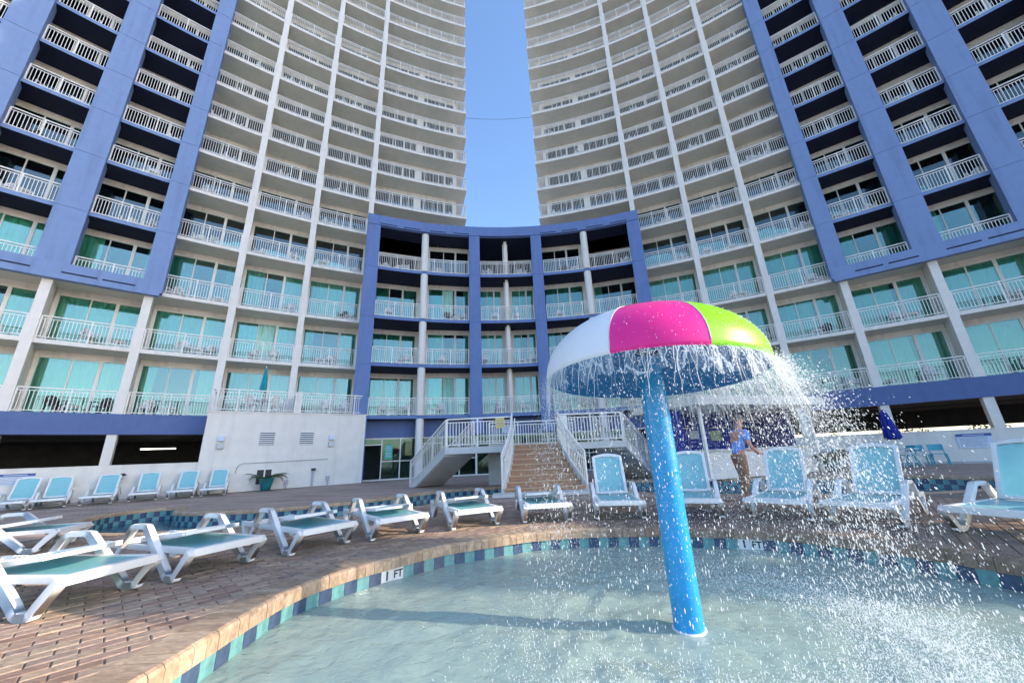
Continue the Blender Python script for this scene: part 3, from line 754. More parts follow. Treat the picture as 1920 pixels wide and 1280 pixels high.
# ground floor: deep blue wall band, glazed doors
m = MB(); arc_strip(m, cC, RC_+.9, RC_+1.1, 2.45, SB[0], phC[0], phC[3], 18); m.obj('blue_band_wall', BLUED, EB)
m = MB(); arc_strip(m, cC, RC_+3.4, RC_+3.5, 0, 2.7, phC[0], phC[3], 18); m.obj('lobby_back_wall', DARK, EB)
SF = []
for i, (a_, b_) in enumerate(((phC[0], cols[0]), (cols[0], phC[1]), (phC[1], phC[2]), (phC[2], cols[2]), (cols[2], phC[3]))):
    r = RC_+1.0; W = 2*r*sin(abs(b_-a_)/2); M = frame_at(cC, (a_+b_)/2, r*cos(abs(b_-a_)/2), 0) @ Matrix.Translation((-W/2, 0, 0))
    m = MB(); m.box(0, W, 0, .1, 2.37, 2.449); m.box(0, W, .002, .098, 0, .08); xs = [0.03, W*.40, W*.70, W-.03]
    for x in xs: m.box(x-.03, x+.03, .004, .096, .08, 2.37)
    m.box(xs[1], xs[3], .01, .09, 1.05, 1.10); m.box(xs[0], xs[1], .01, .09, 2.02, 2.08)
    o = m.obj('storefront', FRAME, EB); o.matrix_local = M
    for j in range(3):
        if i == 0 and j == 0:        # the door stands open
            q = MB(); q.box(xs[j], xs[j+1], .045, .055, 2.08, 2.37); q.obj('pane', SHOPGL, o); continue
        q = MB(); q.box(xs[j], xs[j+1], .045, .055, .08, 2.37); q.obj('pane', SHOPGL, o)
    if i == 0:
        q = MB(); q.box(0, .05, -.95, 0, 0, 2.0); q.box(.01, .04, -.9, -.05, .1, 1.95, 1); d_ = q.obj('open_door', [FRAME, GLASS], o, (xs[0]+.05, 0, .02))
        q = MB(); q.box(0, .45, -.004, 0, 0, .85); ps = q.obj('teal_notice', SIGNT, o, (xs[1]+.18, .04, 1.2))
        for z in (.15, .25, .35, .5, .62, .72): q = MB(); q.box(.06, .39, -.007, -.0045, z, z+.03); q.obj('printed_line', SIGNW, ps)
        q = MB(); q.box(W-.16, W-.06, -.10, 0, 1.62, 1.92); q.obj('wall_lamp', LAMPW, o)
# terrace on the left with a plant room under it
def chord(c, r, pa, pb):
    return PP(c, pa, r, 0), PP(c, pb, r, 0)
TR = thing('terrace_block', 'white plant room with railed roof terrace beside the left tower', 'plant room')
ta, tb = Vector((-14.55, 17.62, 0)), Vector((-8.70, 21.85, 0)); tx = (tb-ta).normalized(); tn = Vector((-tx.y, tx.x, 0)); TL = (tb-ta).length
TM4 = Matrix(((tx.x, tn.x, 0, ta.x), (tx.y, tn.y, 0, ta.y), (0, 0, 1, 0), (0, 0, 0, 1)))
TR.matrix_world = TM4
m = MB(); m.box(0, TL, 0, 1.75, 0, FL[0]-.02); m.obj('wall', WALLW, TR)
m = MB(); m.box(-.04, TL+.04, -.04, 1.72, FL[0]-.018, FL[0]+.04); m.obj('terrace_edge', WHITE, TR)
m = MB(); mx_ = 3.69
rail_path(m, [(.08, 1.6, FL[0]+.04), (.08, .08, FL[0]+.04), (mx_-.14, .08, FL[0]+.04)]); rail_path(m, [(mx_+.14, .08, FL[0]+.04), (TL-.08, .08, FL[0]+.04), (TL-.08, .9, FL[0]+.04)])
m.obj('railing', RAIL, TR)
m = MB(); m.box(mx_-.12, mx_+.12, .04, 1.7, FL[0]+.042, FL[0]+1.15); m.obj('terrace_divider', WHITE, TR)
def tlocal(x, y, z): return TM4 @ Vector((x, y, z))
for i, x in enumerate((2.15, 3.92)):       # louvre vents
    m = MB(); w, h = .72, .70
    m.box(0, w, -.02, -.001, 0, .04); m.box(0, w, -.02, -.001, h-.04, h); m.box(0, .04, -.019, -.001, .04, h-.04); m.box(w-.04, w, -.019, -.001, .04, h-.04); m.box(.04, w-.04, -.003, -.001, .04, h-.04, 1)
    o = m.obj('louvre_vent', [FRAME, SLOT_SHADE], TR, (x, 0, 2.05))  # backing coloured dark to give the shade between the slats
    for k in range(6):
        q = MB(); z = .06+k*.10; q.hexa([(.04, -.035, z), (w-.04, -.035, z), (w-.04, -.004, z+.045), (.04, -.004, z+.045), (.04, -.035, z+.012), (w-.04, -.035, z+.012), (w-.04, -.004, z+.057), (.04, -.004, z+.057)]); q.obj('slat', FRAME, o)
for i, x in enumerate((.55, 5.35)):        # stacked wall lamps
    m = MB(); m.box(0, .26, -.14, 0, 2.32, 2.56); m.box(.03, .23, -.17, -.14, 2.35, 2.50); m.obj('wall_light', SIGNW, TR, (x, -.001, 0))
    m = MB(); m.box(0, .26, -.12, 0, 1.97, 2.22); m.box(.03, .23, -.135, -.12, 2.0, 2.19, 1); m.obj('wall_speaker', [GREYP, METAL], TR, (x, -.001, 0))
m = MB(); m.tube([(1.45, -.03, .85), (1.46, -.03, 1.05), (1.55, -.03, 1.22), (1.7, -.03, 1.28), (2.7, -.03, 1.29), (5.4, -.03, 1.33)], .018, 6); m.obj('conduit', METAL, TR)
m = MB(); m.box(0, .70, -.03, 0, 0, .78); m.box(.05, .33, -.033, -.03, .06, .72, 1); m.box(.39, .65, -.033, -.03, .06, .72, 1); m.obj('access_hatch', [FRAME, BLACK], TR, (2.25, -.001, .22))
for x, h in ((3.5, .35), (5.4, .42)):
    m = MB(); m.box(0, .16, -.10, 0, h-.18, h+.06); m.box(.05, .11, -.07, -.01, 0, h-.18); m.obj('outlet_box', GREYP, TR, (x, -.001, 0))
m = MB(); m.box(0, .10, -.08, 0, .0, .78); m.box(-.04, .15, -.16, 0, .78, .9, 1); m.obj('path_light', [GREYP, BLACK], TR, (4.7, -.001, 0))

# low white walls in front of the garage
def pool_wall(c, r, pa, pb, h, name, label):
    m = MB(); arc_strip(m, c, r, r+.2, -.02, h, pa, pb, 24, ends=True); o = m.obj(name, WALLW, label=label, cat='wall')
    q = MB(); arc_strip(q, c, r-.02, r+.22, h+.001, h+.05, pa, pb, 24, ends=True); q.obj('wall_cap', WHITE, o)
    q = MB(); arc_strip(q, c, r-.015, r-.001, .001, .06, pa, pb, 24, ends=True); q.obj('base_strip', GREYP, o); return o
wlL = pool_wall(cL, RL-2.03, ang(cL, (-14.5, 17.7))-.002, phL[6], 1.36, 'pool_wall', 'long low white wall behind the left row of loungers')
wlR = pool_wall(cR, RR-1.0, ang(cR, (14.6, 20.4)), phR[6], 1.36, 'pool_wall', 'long low white wall behind the blue umbrella and teal chairs')
# side jamb between garage opening and terrace block
m = MB(); m.box(0, .25, .2, 2.3, 0, FL[0]-.03); o = m.obj('side_jamb', WALLW, TR, (0.0, 1.55, 0))
# garage tubes
for i, (px, py, d_) in enumerate(((297, 841, 30.0),)):
    q = (fw+rt*((px-960)/F_PX)+up*((640-py)/F_PX)); q = q/hypot(q.x, q.y)*d_; p = Vector((q.x, q.y, q.z+CAM_H))
    g_ = MB(); g_.box(-.75, .75, -.03, .03, -.02, .015, 0); g_.box(-.77, .77, -.06, .06, .015, .05, 1)
    g_.obj('tube_light', [TUBE, METAL], None, p, label='lit fluorescent tube under the dark garage ceiling', cat='lamp', rz=.55)
# overhead cable between towers
m = MB(); a_ = PP(cL, phL[0], RL+2, 0); b_ = PP(cR, phR[0], RR+2, 0); pa_ = Vector((a_.x, a_.y, 31.8)); pb_ = Vector((b_.x, b_.y, 32.0))
m.tube([pa_.lerp(pb_, t)-Vector((0, 0, .25*sin(pi*t))) for t in (0, .2, .4, .6, .8, 1)], .014, 5)
m.obj('overhead_cable', CABLE, label='thin dark cable strung across the sky gap', cat='cable')

# ------------------------------------------------------------------ bridge stairs over the lazy river
LZ = 1.50
NOSE = mat('step_nosing', lin(190, 160, 128), .7, .05)
TREAD = STEP
ST_ = thing('bridge_stairs', 'white railed footbridge with brown steps crossing the lazy river', 'stairs', (0, 0, 0))
NS = 9
lb, rb_ = Vector((-.42, 12.05)), Vector((2.12, 12.45)); lt_, rt_ = Vector((-.08, 14.6)), Vector((1.58, 14.55))
def edge_pt(a, b, t, s):           # flared towards the foot
    p = a.lerp(b, t); k = (1-t)**2; return p+Vector((s*.0*k, 0))
def fl(t, side):
    a, b = (lb, lt_) if side < 0 else (rb_, rt_); q = t; p = a.lerp(b, q)
    bow = .32*(1-(1-q)**2-q)         # flare curve
    return Vector((p.x-side*bow*1.0, p.y))
for i in range(NS):
    t0, t1 = i/NS, (i+1)/NS; z = LZ*(i+1)/NS; a0, a1 = fl(t0, -1), fl(t1, -1); b0, b1 = fl(t0, 1), fl(t1, 1)
    m = MB(); m.hexa([(a0.x, a0.y, z-LZ/NS-.14), (b0.x, b0.y, z-LZ/NS-.14), (b1.x, b1.y, z-.14), (a1.x, a1.y, z-.14), (a0.x, a0.y, z), (b0.x, b0.y, z), (b1.x, b1.y, z), (a1.x, a1.y, z)]); o = m.obj('step', STEP, ST_)
    q = MB(); d_ = Vector((a0.y-b0.y, b0.x-a0.x)).normalized()*-.03
    q.hexa([(a0.x+d_.x*-1, a0.y-.025, z-.035), (b0.x, b0.y-.025, z-.035), (b0.x, b0.y-.002, z-.035), (a0.x, a0.y-.002, z-.035), (a0.x, a0.y-.025, z+.003), (b0.x, b0.y-.025, z+.003), (b0.x, b0.y+.01, z+.003), (a0.x, a0.y+.01, z+.003)]); q.obj('nosing', NOSE, o)
for sd in (-1, 1):
    P = [fl(i/NS, sd) for i in range(NS+1)]
    m = MB()
    for i in range(NS):
        a, b = P[i], P[i+1]; n_ = Vector((sd*.10, 0)); za, zb = LZ*i/NS, LZ*(i+1)/NS
        m.hexa([(a.x, a.y, max(-.02, za-.22)), (a.x+n_.x, a.y, max(-.02, za-.22)), (b.x+n_.x, b.y, zb-.22), (b.x, b.y, zb-.22), (a.x, a.y, za+.19), (a.x+n_.x, a.y, za+.19), (b.x+n_.x, b.y, zb+.19), (b.x, b.y, zb+.19)])
    m.obj('stringer', CONC, ST_)
    m = MB(); rail_path(m, [(p.x+sd*.05, p.y, LZ*i/NS+.17) for i, p in enumerate(P)], 1.0, .14, .022, bottom=.05, post_every=1.1)
    for i in range(NS):
        a, b = P[i], P[i+1]; m.bar((a.x-sd*.05, a.y, LZ*i/NS+.98), (b.x-sd*.05, b.y, LZ*(i+1)/NS+.98), .045, .045)
    m.obj('railing', RAIL, ST_)
m = MB(); m.box(-.75, 2.45, 11.35, 11.98, -.01, .07); m.obj('landing_pad', CONC, ST_)
# landing
LP = [(-2.75, 14.75), (-.09, 14.62), (1.62, 14.58), (4.2, 14.65), (3.6, 16.3), (2.8, 17.3), (-1.3, 17.3), (-2.0, 15.9)]
m = MB(); n = len(LP)
m.quad([(x, y, LZ) for x, y in LP], 1); m.quad([(x, y, LZ-.24) for x, y in LP[::-1]])
for i in range(n):
    a, b = LP[i], LP[(i+1) % n]; m.quad([(*a, LZ-.24), (*b, LZ-.24), (*b, LZ), (*a, LZ)])
m.obj('landing', [CONC, STEP], ST_)
for p in ((-.95, 16.6), (2.6, 16.6), (-.2, 15.75), (1.75, 15.75)):
    m = MB(); m.box(p[0]-.26, p[0]+.26, p[1]-.18, p[1]+.18, -.02 if p[1] > 16 else -.9, LZ-.242); m.obj('pier', CONC, ST_)
for pr in ([(-2.68, 14.82, LZ), (-.17, 14.70, LZ)], [(1.70, 14.66, LZ), (4.1, 14.72, LZ)], [(-1.2, 17.2, LZ), (2.7, 17.2, LZ)]):
    m = MB(); rail_path(m, pr, 1.07, .12, .028); m.obj('landing_railing', RAIL, ST_)
m = MB(); m.box(1.60, 1.98, 14.50, 14.62, LZ-.3, LZ+1.02); m.obj('newel_panel', RAIL, ST_)
# flights going down behind on both sides
for sd, a, d_, wv in ((-1, Vector((-2.72, 14.80)), Vector((-2.0, 2.45)), Vector((.98, .80))), (1, Vector((4.15, 14.70)), Vector((2.0, 2.45)), Vector((-.98, .80)))):
    m = MB(); q = MB(); NB = 9; wv = wv.normalized()*1.25
    for i in range(NB):
        t0, t1 = i/NB, (i+1)/NB; z = LZ*(1-t0)-LZ/NB
        p0, p1 = a+d_*t0, a+d_*t1; e0, e1 = p0+wv, p1+wv
        zb0, zb1 = max(-.02, z-.16), max(-.02, z-.16-LZ/NB)
        pts = [(p0.x, p0.y, zb0), (e0.x, e0.y, zb0), (e1.x, e1.y, zb1), (p1.x, p1.y, zb1), (p0.x, p0.y, z+.003), (e0.x, e0.y, z+.003), (e1.x, e1.y, z+.003), (p1.x, p1.y, z+.003)]
        if sd > 0: pts = [pts[1], pts[0], pts[3], pts[2], pts[5], pts[4], pts[7], pts[6]]
        s_ = MB(); s_.hexa(pts); s_.obj('step', CONC, ST_)
    for w_ in (Vector((0, 0)), wv):
        P = [a+d_*(i/NB)+w_ for i in range(NB+1)]
        m = MB()
        for i in range(NB):
            p, r_ = P[i], P[i+1]; za, zb = LZ*(1-i/NB), LZ*(1-(i+1)/NB); nn = d_.normalized(); pr = Vector((nn.y, -nn.x))*.05
            m.hexa([(p.x-pr.x, p.y-pr.y, max(-.02, za-.30)), (p.x+pr.x, p.y+pr.y, max(-.02, za-.30)), (r_.x+pr.x, r_.y+pr.y, max(-.02, zb-.30)), (r_.x-pr.x, r_.y-pr.y, max(-.02, zb-.30)),
                    (p.x-pr.x, p.y-pr.y, za+.02), (p.x+pr.x, p.y+pr.y, za+.02), (r_.x+pr.x, r_.y+pr.y, zb+.02), (r_.x-pr.x, r_.y-pr.y, zb+.02)])
        m.obj('stringer', CONC, ST_)
        m = MB(); rail_path(m, [(p.x, p.y, LZ*(1-i/NB)+.02) for i, p in enumerate(P)], 1.02, .15, .020, bottom=.08, post_every=1.2)
        for i in range(NB):
            p, r_ = P[i], P[i+1]; pr = Vector((d_.y, -d_.x)).normalized()*.06
            m.bar((p.x+pr.x, p.y+pr.y, LZ*(1-i/NB)+.86), (r_.x+pr.x, r_.y+pr.y, LZ*(1-(i+1)/NB)+.86), .04, .04)
        m.obj('railing', RAIL, ST_)
# caution sign hung on the landing rail
sg = MB(); sg.box(-.17, .17, -.01, .01, -.19, .19); so_ = sg.obj('caution_sign', SIGNY, None, (-.60, 14.64, LZ+.84), label='small yellow notice on the footbridge landing railing', cat='sign')
for z in (.12, .07, .0, -.05, -.12):
    q = MB(); q.box(-.13, .13, -.013, -.0105, z, z+.022); q.obj('printed_line', INKG, so_)
q = MB(); q.box(-.16, .16, -.01, .01, -.11, .11); so_ = q.obj('white_notice', SIGNW, None, (-.34, 14.63, LZ+.58), label='small white notice under the yellow one on the landing railing', cat='sign')
for z in (.05, 0, -.05): q = MB(); q.box(-.11, .11, -.013, -.0105, z, z+.02); q.obj('printed_line', INKG, so_)

# ------------------------------------------------------------------ loungers
def rbar(m, pts, w, h, mi=0):           # moulded plastic strip in the x-z plane, x = along, y = across
    for a, b in zip(pts, pts[1:]): m.bar(a, b, w, h, mi, upv=Vector((0, 1, 0)))
def profile(m, pts, y0, y1, th):
    """closed moulding that follows a side profile; th = thickness in the profile plane"""
    P = [Vector((p[0], 0, p[1])) for p in pts]; L_ = []; R_ = []
    for i, p in enumerate(P):
        d = (P[min(i+1, len(P)-1)]-P[max(i-1, 0)]).normalized(); nrm = Vector((-d.z, 0, d.x)); t = th[i] if isinstance(th, (list, tuple)) else th
        if 0 < i < len(P)-1:
            d1 = (P[i]-P[i-1]).normalized(); t /= max(.55, abs(d1.dot(d)))
        L_.append(p+nrm*t/2); R_.append(p-nrm*t/2)
    for i in range(len(P)-1):
        q = [R_[i], R_[i+1], L_[i+1], L_[i]]
        m.hexa([(q[0].x, y0, q[0].z), (q[1].x, y0, q[1].z), (q[1].x, y1, q[1].z), (q[0].x, y1, q[0].z), (q[3].x, y0, q[3].z), (q[2].x, y0, q[2].z), (q[2].x, y1, q[2].z), (q[3].x, y1, q[3].z)])
def bevel(me, w=.006, seg=2):
    bm = bmesh.new(); bm.from_mesh(me); bmesh.ops.remove_doubles(bm, verts=bm.verts, dist=1e-4)
    bmesh.ops.bevel(bm, geom=[e for e in bm.edges if len(e.link_faces) == 2 and e.calc_face_angle(0) > .6], offset=w, segments=seg, affect='EDGES', profile=.6)
    for f in bm.faces: f.smooth = True
    bm.to_mesh(me); bm.free()
    try: me.set_sharp_from_angle(angle=radians(35))
    except Exception: pass
    return me
HW = .342
def sling_mesh(x0, x1, w, sag, nx_=10, ny_=8):
    m = MB(); ix = []
    for i in range(nx_+1):
        row = []
        for j in range(ny_+1):
            u, v = i/nx_, j/ny_; x = x0+(x1-x0)*u; y = -w+2*w*v
            row.append(len(m.v)); m.v.append((x, y, -sag*sin(pi*v)*(.45+.55*sin(pi*u))))
        ix.append(row)
    for i in range(nx_):
        for j in range(ny_): m.f.append((ix[i][j], ix[i+1][j], ix[i+1][j+1], ix[i][j+1])); m.m.append(0); m.sm.append(True)
    return m.mesh('sling', SLING)
SEATZ, HINGE, LEN = .30, 1.16, 1.86
def lounger_meshes():
    A = {}
    m = MB()
    for y in (-HW, HW):
        m.box(.0, LEN, y-.03, y+.03, SEATZ-.035, SEATZ+.025)
    m.hexa([(-.035, -HW-.03, SEATZ-.05), (.045, -HW-.03, SEATZ-.05), (.045, HW+.03, SEATZ-.05), (-.035, HW+.03, SEATZ-.05), (-.02, -HW-.03, SEATZ+.022), (.045, -HW-.03, SEATZ+.028), (.045, HW+.03, SEATZ+.028), (-.02, HW+.03, SEATZ+.022)])
    for x in (.62, HINGE+.02, LEN-.03): m.box(x-.025, x+.025, -HW+.031, HW-.031, SEATZ-.06, SEATZ-.03 if x < 1 else SEATZ+.01)
    A['frame'] = bevel(m.mesh('frame', PLASTF))
    m = MB(); profile(m, [(-.005, SEATZ-.005), (.15, .10), (.185, .045), (.215, .034), (.305, .034), (.34, .05), (.39, .10), (.62, SEATZ-.01)], -.034, .034, [.085, .08, .072, .068, .068, .072, .08, .085]); A['front_leg'] = bevel(m.mesh('leg', PLASTF))
    m = MB(); profile(m, [(.60, SEATZ-.03), (.845, .475), (.885, .51), (.93, .522), (1.12, .522), (1.165, .508), (1.20, .47), (1.33, SEATZ+.0)], -.035, .035, [.082, .078, .07, .055, .055, .065, .07, .075]); A['armrest'] = bevel(m.mesh('armrest', PLASTF))
    m = MB(); profile(m, [(1.42, SEATZ-.02), (1.56, .10), (1.60, .034), (1.70, .034), (1.735, .10), (LEN-.04, SEATZ-.01)], -.03, .03, [.075, .068, .064, .064, .068, .08]); A['rear_leg'] = bevel(m.mesh('leg', PLASTF))
    A['sling'] = sling_mesh(.03, HINGE, HW-.02, .025)
    BL = .80
    m = MB(); y = HW-.06
    for s in (-1, 1): m.box(0, BL, s*y-.028, s*y+.028, -.022, .024)
    n = 8
    for i in range(n):
        a, b = -1+2*i/n, -1+2*(i+1)/n
        m.hexa([(BL-.05+.04*(1-a*a), y*a, -.02), (BL+.01+.05*(1-a*a), y*a, -.02), (BL+.01+.05*(1-b*b), y*b, -.02), (BL-.05+.04*(1-b*b), y*b, -.02), (BL-.05+.04*(1-a*a), y*a, .022), (BL+.01+.05*(1-a*a), y*a, .022), (BL+.01+.05*(1-b*b), y*b, .022), (BL-.05+.04*(1-b*b), y*b, .022)])
    m.box(.0, .05, -y+.029, y-.029, -.02, .02)
    A['backrest'] = bevel(m.mesh('backrest', PLASTF))
    A['back_sling'] = sling_mesh(.03, BL, y-.01, .03)
    m = MB()
    for k in range(4): m.box(.03+k*.05, .05+k*.05, -.012, .012, .0, .045)
    m.box(0, .24, -.012, .012, -.03, .001)
    A['ratchet'] = m.mesh('ratchet', PLASTF)
    return A
LM = lounger_meshes()
def lounger(p, head, state, label, group):
    """p = midpoint between the front feet, head = compass direction of the head end (radians, maths convention)"""
    o = thing('sun_lounger', label, 'sun lounger', (p[0], p[1], .001), head, group)
    obj('frame', LM['frame'], o); obj('sling', LM['sling'], o, (0, 0, SEATZ+.018))
    for s in (-1, 1):
        obj('leg', LM['front_leg'], o, (0, s*(HW+.048), 0)); obj('leg', LM['rear_leg'], o, (0, s*HW, 0)); obj('armrest', LM['armrest'], o, (0, s*(HW+.049), 0)); obj('ratchet', LM['ratchet'], o, (1.42, s*(HW-.075), SEATZ))
    b = obj('backrest', LM['backrest'], o, (HINGE, 0, SEATZ+.02)); obj('sling', LM['back_sling'], b, (0, 0, .012))
    if state == 'up': b.rotation_euler = (0, -radians(random.uniform(59, 63)), 0)
    else: b.rotation_euler = (0, -radians(180-random.uniform(4, 8)), 0); b.location = (HINGE+.0, 0, SEATZ+.055)
    return o
GL = 'sun loungers around the wading pool'
lounger((-3.8, 3.88), radians(172.7), 'down', 'nearest folded white lounger, at the left edge by the pool', GL)
lounger((-3.35, 4.73), radians(158), 'down', 'second nearest folded white lounger, just behind the nearest one', GL)
lounger((-2.62, 5.6), radians(145.6), 'down', 'folded white lounger third from the left along the pool', GL)
lounger((-1.78, 6.21), radians(129.4), 'down', 'folded white lounger fourth from the left along the pool', GL)
lounger((-0.66, 6.7), radians(116.4), 'down', 'folded white lounger fifth from the left, in front of the far stairs', GL)
lounger((0.5, 6.91), radians(96.7), 'down', 'folded white lounger directly in front of the brown steps', GL)
lounger((1.73, 6.88), radians(82.6), 'up', 'raised aqua lounger just left of the blue fountain pole', GL)
lounger((2.94, 6.76), radians(65.6), 'up', 'raised aqua lounger half hidden by the blue fountain pole', GL)
lounger((4.0, 6.37), radians(45.1), 'up', 'raised aqua lounger behind the spray, right of the fountain pole', GL)
lounger((4.73, 5.72), radians(33.9), 'up', 'large raised aqua lounger in front of the blue closed umbrella', GL)
lounger((5.44, 4.77), radians(19.6), 'up', 'raised aqua lounger cut off by the right picture edge', GL)
lounger((-7.45, 6.75), radians(200), 'down', 'sunlit folded lounger behind the nearest one, near left edge', GL)
lounger((-8.95, 6.75), radians(203), 'down', 'sunlit folded lounger farthest out at the left picture edge', GL)
GF = 'sun loungers along the white wall'
names = ['leftmost', 'second', 'third', 'fourth', 'fifth', 'rightmost']
for i, px in enumerate((14, 92, 178, 266, 334, 395)):
    # stand on the arc in front of the wall, along the ray through that picture column
    best = None
    for d_ in [17+.05*k for k in range(260)]:
        q = at(px, 945, 0); dirn = Vector((q.x, q.y)).normalized(); p = dirn*d_; rr = hypot(p.x-cL[0], p.y-cL[1])
        if best is None or abs(rr-(RL-3.72)) < best[0]: best = (abs(rr-(RL-3.72)), p)
    p = best[1]; a_ = atan2(p.y-cL[1], p.x-cL[0])
    lounger((p.x-.26*cos(a_), p.y-.26*sin(a_)), a_+radians(random.uniform(-4, 4)), 'up', f'{names[i]} of six raised aqua loungers along the left white wall', GF)

# ------------------------------------------------------------------ mushroom fountain
MF = thing('mushroom_fountain', 'tall water mushroom with pink, lime and white domed cap on a blue pole', 'fountain', (MX, MY, -.62))
m = MB(); m.lathe([(.118, 0), (.118, 2.1), (.105, 2.62)], 0, 0, 32); m.obj('pole', BLUEP, MF)
m = MB(); m.lathe([(.0, .362), (.132, .362), (.135, .30), (.16, .28), (.16, 0)], 0, 0, 32); m.obj('pole_collar', WHITEP, MF)
DH = .60
prof = []
for i in range(15):
    t = i/14; prof.append((RIMR*cos(t*pi/2) if t < 1 else .001, DH*sin(t*pi/2)))
cap = [(RIMR-.012, -.035), (RIMR, -.02), (RIMR+.004, .0)]+[(r, z+.03) for r, z in prof[0:]]
CW = atan2(-1, -.35)
def az_of(px, py):
    d_ = fw+rt*((px-960)/F_PX)+up*((640-py)/F_PX); best = None
    for k in range(720):
        a = 2*pi*k/720; p = pix((MX+RIMR*cos(a), MY+RIMR*sin(a), RIMZ-.03))
        e = (p[0]-px)**2+(p[1]-py)**2
        if best is None or e < best[0]: best = (e, a)
    return best[1]
b1, b2 = az_of(1142, 656), az_of(1337, 637)
seg_w = (b2-b1) % (2*pi)
edges = [b1+k*2*pi/6 for k in range(6)]
edges[1] = b2 if abs(seg_w-2*pi/6) < .6 else edges[1]
cols6 = [PINKP, LIMEP, WHITEP, PINKP, LIMEP, WHITEP]; nm6 = ['pink', 'lime', 'white']*2
for k in range(6):
    m = MB(); a0 = edges[k]; a1 = edges[(k+1) % 6]+(2*pi if k == 5 else 0)
    m.lathe(cap, 0, 0, 14, a0=a0, a1=a1); o = m.obj('cap_panel', cols6[k], MF, (0, 0, RIMZ+.62)); o['label'] = nm6[k]+' cap panel'; o.rotation_euler = (-TLY, TLX, 0)
SEAM = mat('seam_sealant', (.55, .55, .56), .5, .1)
for k in range(6):
    a = edges[k]; m = MB(); m.tube([((r+.001)*cos(a), (r+.001)*sin(a), z+.0015) for r, z in cap[2:-1]], .0045, 6); o = m.obj('panel_seam', SEAM, MF, (0, 0, RIMZ+.62)); o.rotation_euler = (-TLY, TLX, 0)
for zz in (1.55,):
    m = MB(); m.lathe([(.119, zz), (.1215, zz+.004), (.1215, zz+.03), (.119, zz+.034)], 0, 0, 32); m.obj('pole_joint', BLUEP, MF)
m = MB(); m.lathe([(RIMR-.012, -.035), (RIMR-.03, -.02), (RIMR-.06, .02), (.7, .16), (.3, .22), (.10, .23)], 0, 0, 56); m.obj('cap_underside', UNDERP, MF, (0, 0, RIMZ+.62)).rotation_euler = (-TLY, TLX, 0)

# falling water: film below the rim, ropes, drops and splash
def spray_mat():
    m = D.materials.new('spray_water'); m.use_nodes = True; nt = m.node_tree; N = nt.nodes; Lk = nt.links; b = N['Principled BSDF']
    b.inputs['Base Color'].default_value = (.90, .92, .93, 1); b.inputs['Roughness'].default_value = .08; b.inputs['IOR'].default_value = 1.33
    t = N.new('ShaderNodeBsdfTranslucent'); t.inputs[0].default_value = (.92, .94, .95, 1); x = N.new('ShaderNodeMixShader'); x.inputs[0].default_value = .45
    tr = N.new('ShaderNodeBsdfTransparent'); y = N.new('ShaderNodeMixShader'); y.inputs[0].default_value = .30
    Lk.new(b.outputs[0], x.inputs[1]); Lk.new(t.outputs[0], x.inputs[2]); Lk.new(x.outputs[0], y.inputs[1]); Lk.new(tr.outputs[0], y.inputs[2]); Lk.new(y.outputs[0], N['Material Output'].inputs[0]); return m
SPRAY = spray_mat()
def film_mat():
    m = D.materials.new('water_film'); m.use_nodes = True; nt = m.node_tree; N = nt.nodes; Lk = nt.links
    for n in list(N): N.remove(n)
    o = N.new('ShaderNodeOutputMaterial'); b = N.new('ShaderNodeBsdfPrincipled'); tr = N.new('ShaderNodeBsdfTransparent'); x = N.new('ShaderNodeMixShader')
    b.inputs['Base Color'].default_value = (.88, .91, .93, 1); b.inputs['Roughness'].default_value = .06
    tc = N.new('ShaderNodeTexCoord'); mp = N.new('ShaderNodeMapping'); mp.inputs['Scale'].default_value = (1, 1, .30); Lk.new(tc.outputs['Object'], mp.inputs[0])
    v = N.new('ShaderNodeTexVoronoi'); v.feature = 'DISTANCE_TO_EDGE'; v.inputs['Scale'].default_value = 9.5
    nz = N.new('ShaderNodeTexNoise'); nz.inputs['Scale'].default_value = 7; nz.inputs['Detail'].default_value = 5
    vm = N.new('ShaderNodeMixRGB'); vm.inputs[0].default_value = .18; Lk.new(mp.outputs[0], vm.inputs[1]); Lk.new(nz.outputs['Color'], vm.inputs[2]); Lk.new(mp.outputs[0], nz.inputs['Vector']); Lk.new(vm.outputs[0], v.inputs['Vector'])
    mr = N.new('ShaderNodeMapRange'); mr.inputs[1].default_value = .0; mr.inputs[2].default_value = .06; mr.interpolation_type = 'SMOOTHSTEP'; mr.inputs[3].default_value = .6; mr.inputs[4].default_value = .0
    Lk.new(v.outputs['Distance'], mr.inputs[0])
    n2 = N.new('ShaderNodeTexNoise'); n2.inputs['Scale'].default_value = 11; n2.inputs['Detail'].default_value = 5; mp2 = N.new('ShaderNodeMapping'); mp2.inputs['Scale'].default_value = (1, 1, .12); Lk.new(tc.outputs['Object'], mp2.inputs[0]); Lk.new(mp2.outputs[0], n2.inputs['Vector'])
    m3 = N.new('ShaderNodeMapRange'); m3.inputs[1].default_value = .45; m3.inputs[2].default_value = .72; m3.inputs[3].default_value = 0; m3.inputs[4].default_value = .38; Lk.new(n2.outputs['Fac'], m3.inputs[0])
    ad = N.new('ShaderNodeMath'); ad.operation = 'MAXIMUM'; Lk.new(mr.outputs[0], ad.inputs[0]); Lk.new(m3.outputs[0], ad.inputs[1])
    Lk.new(ad.outputs[0], x.inputs[0]); Lk.new(tr.outputs[0], x.inputs[1]); Lk.new(b.outputs[0], x.inputs[2]); Lk.new(x.outputs[0], o.inputs[0]); return m
FILM = film_mat()
rnd = random.Random(11)
GRAV = 9.8
RIM0 = RIMZ-.035
def tilt(a): return -RIMR*(TLX*cos(a)+TLY*sin(a))
def out_speed(a):       # the flow runs off more strongly on the right
    return .15+.44*max(0, cos(a+.15))**1.3
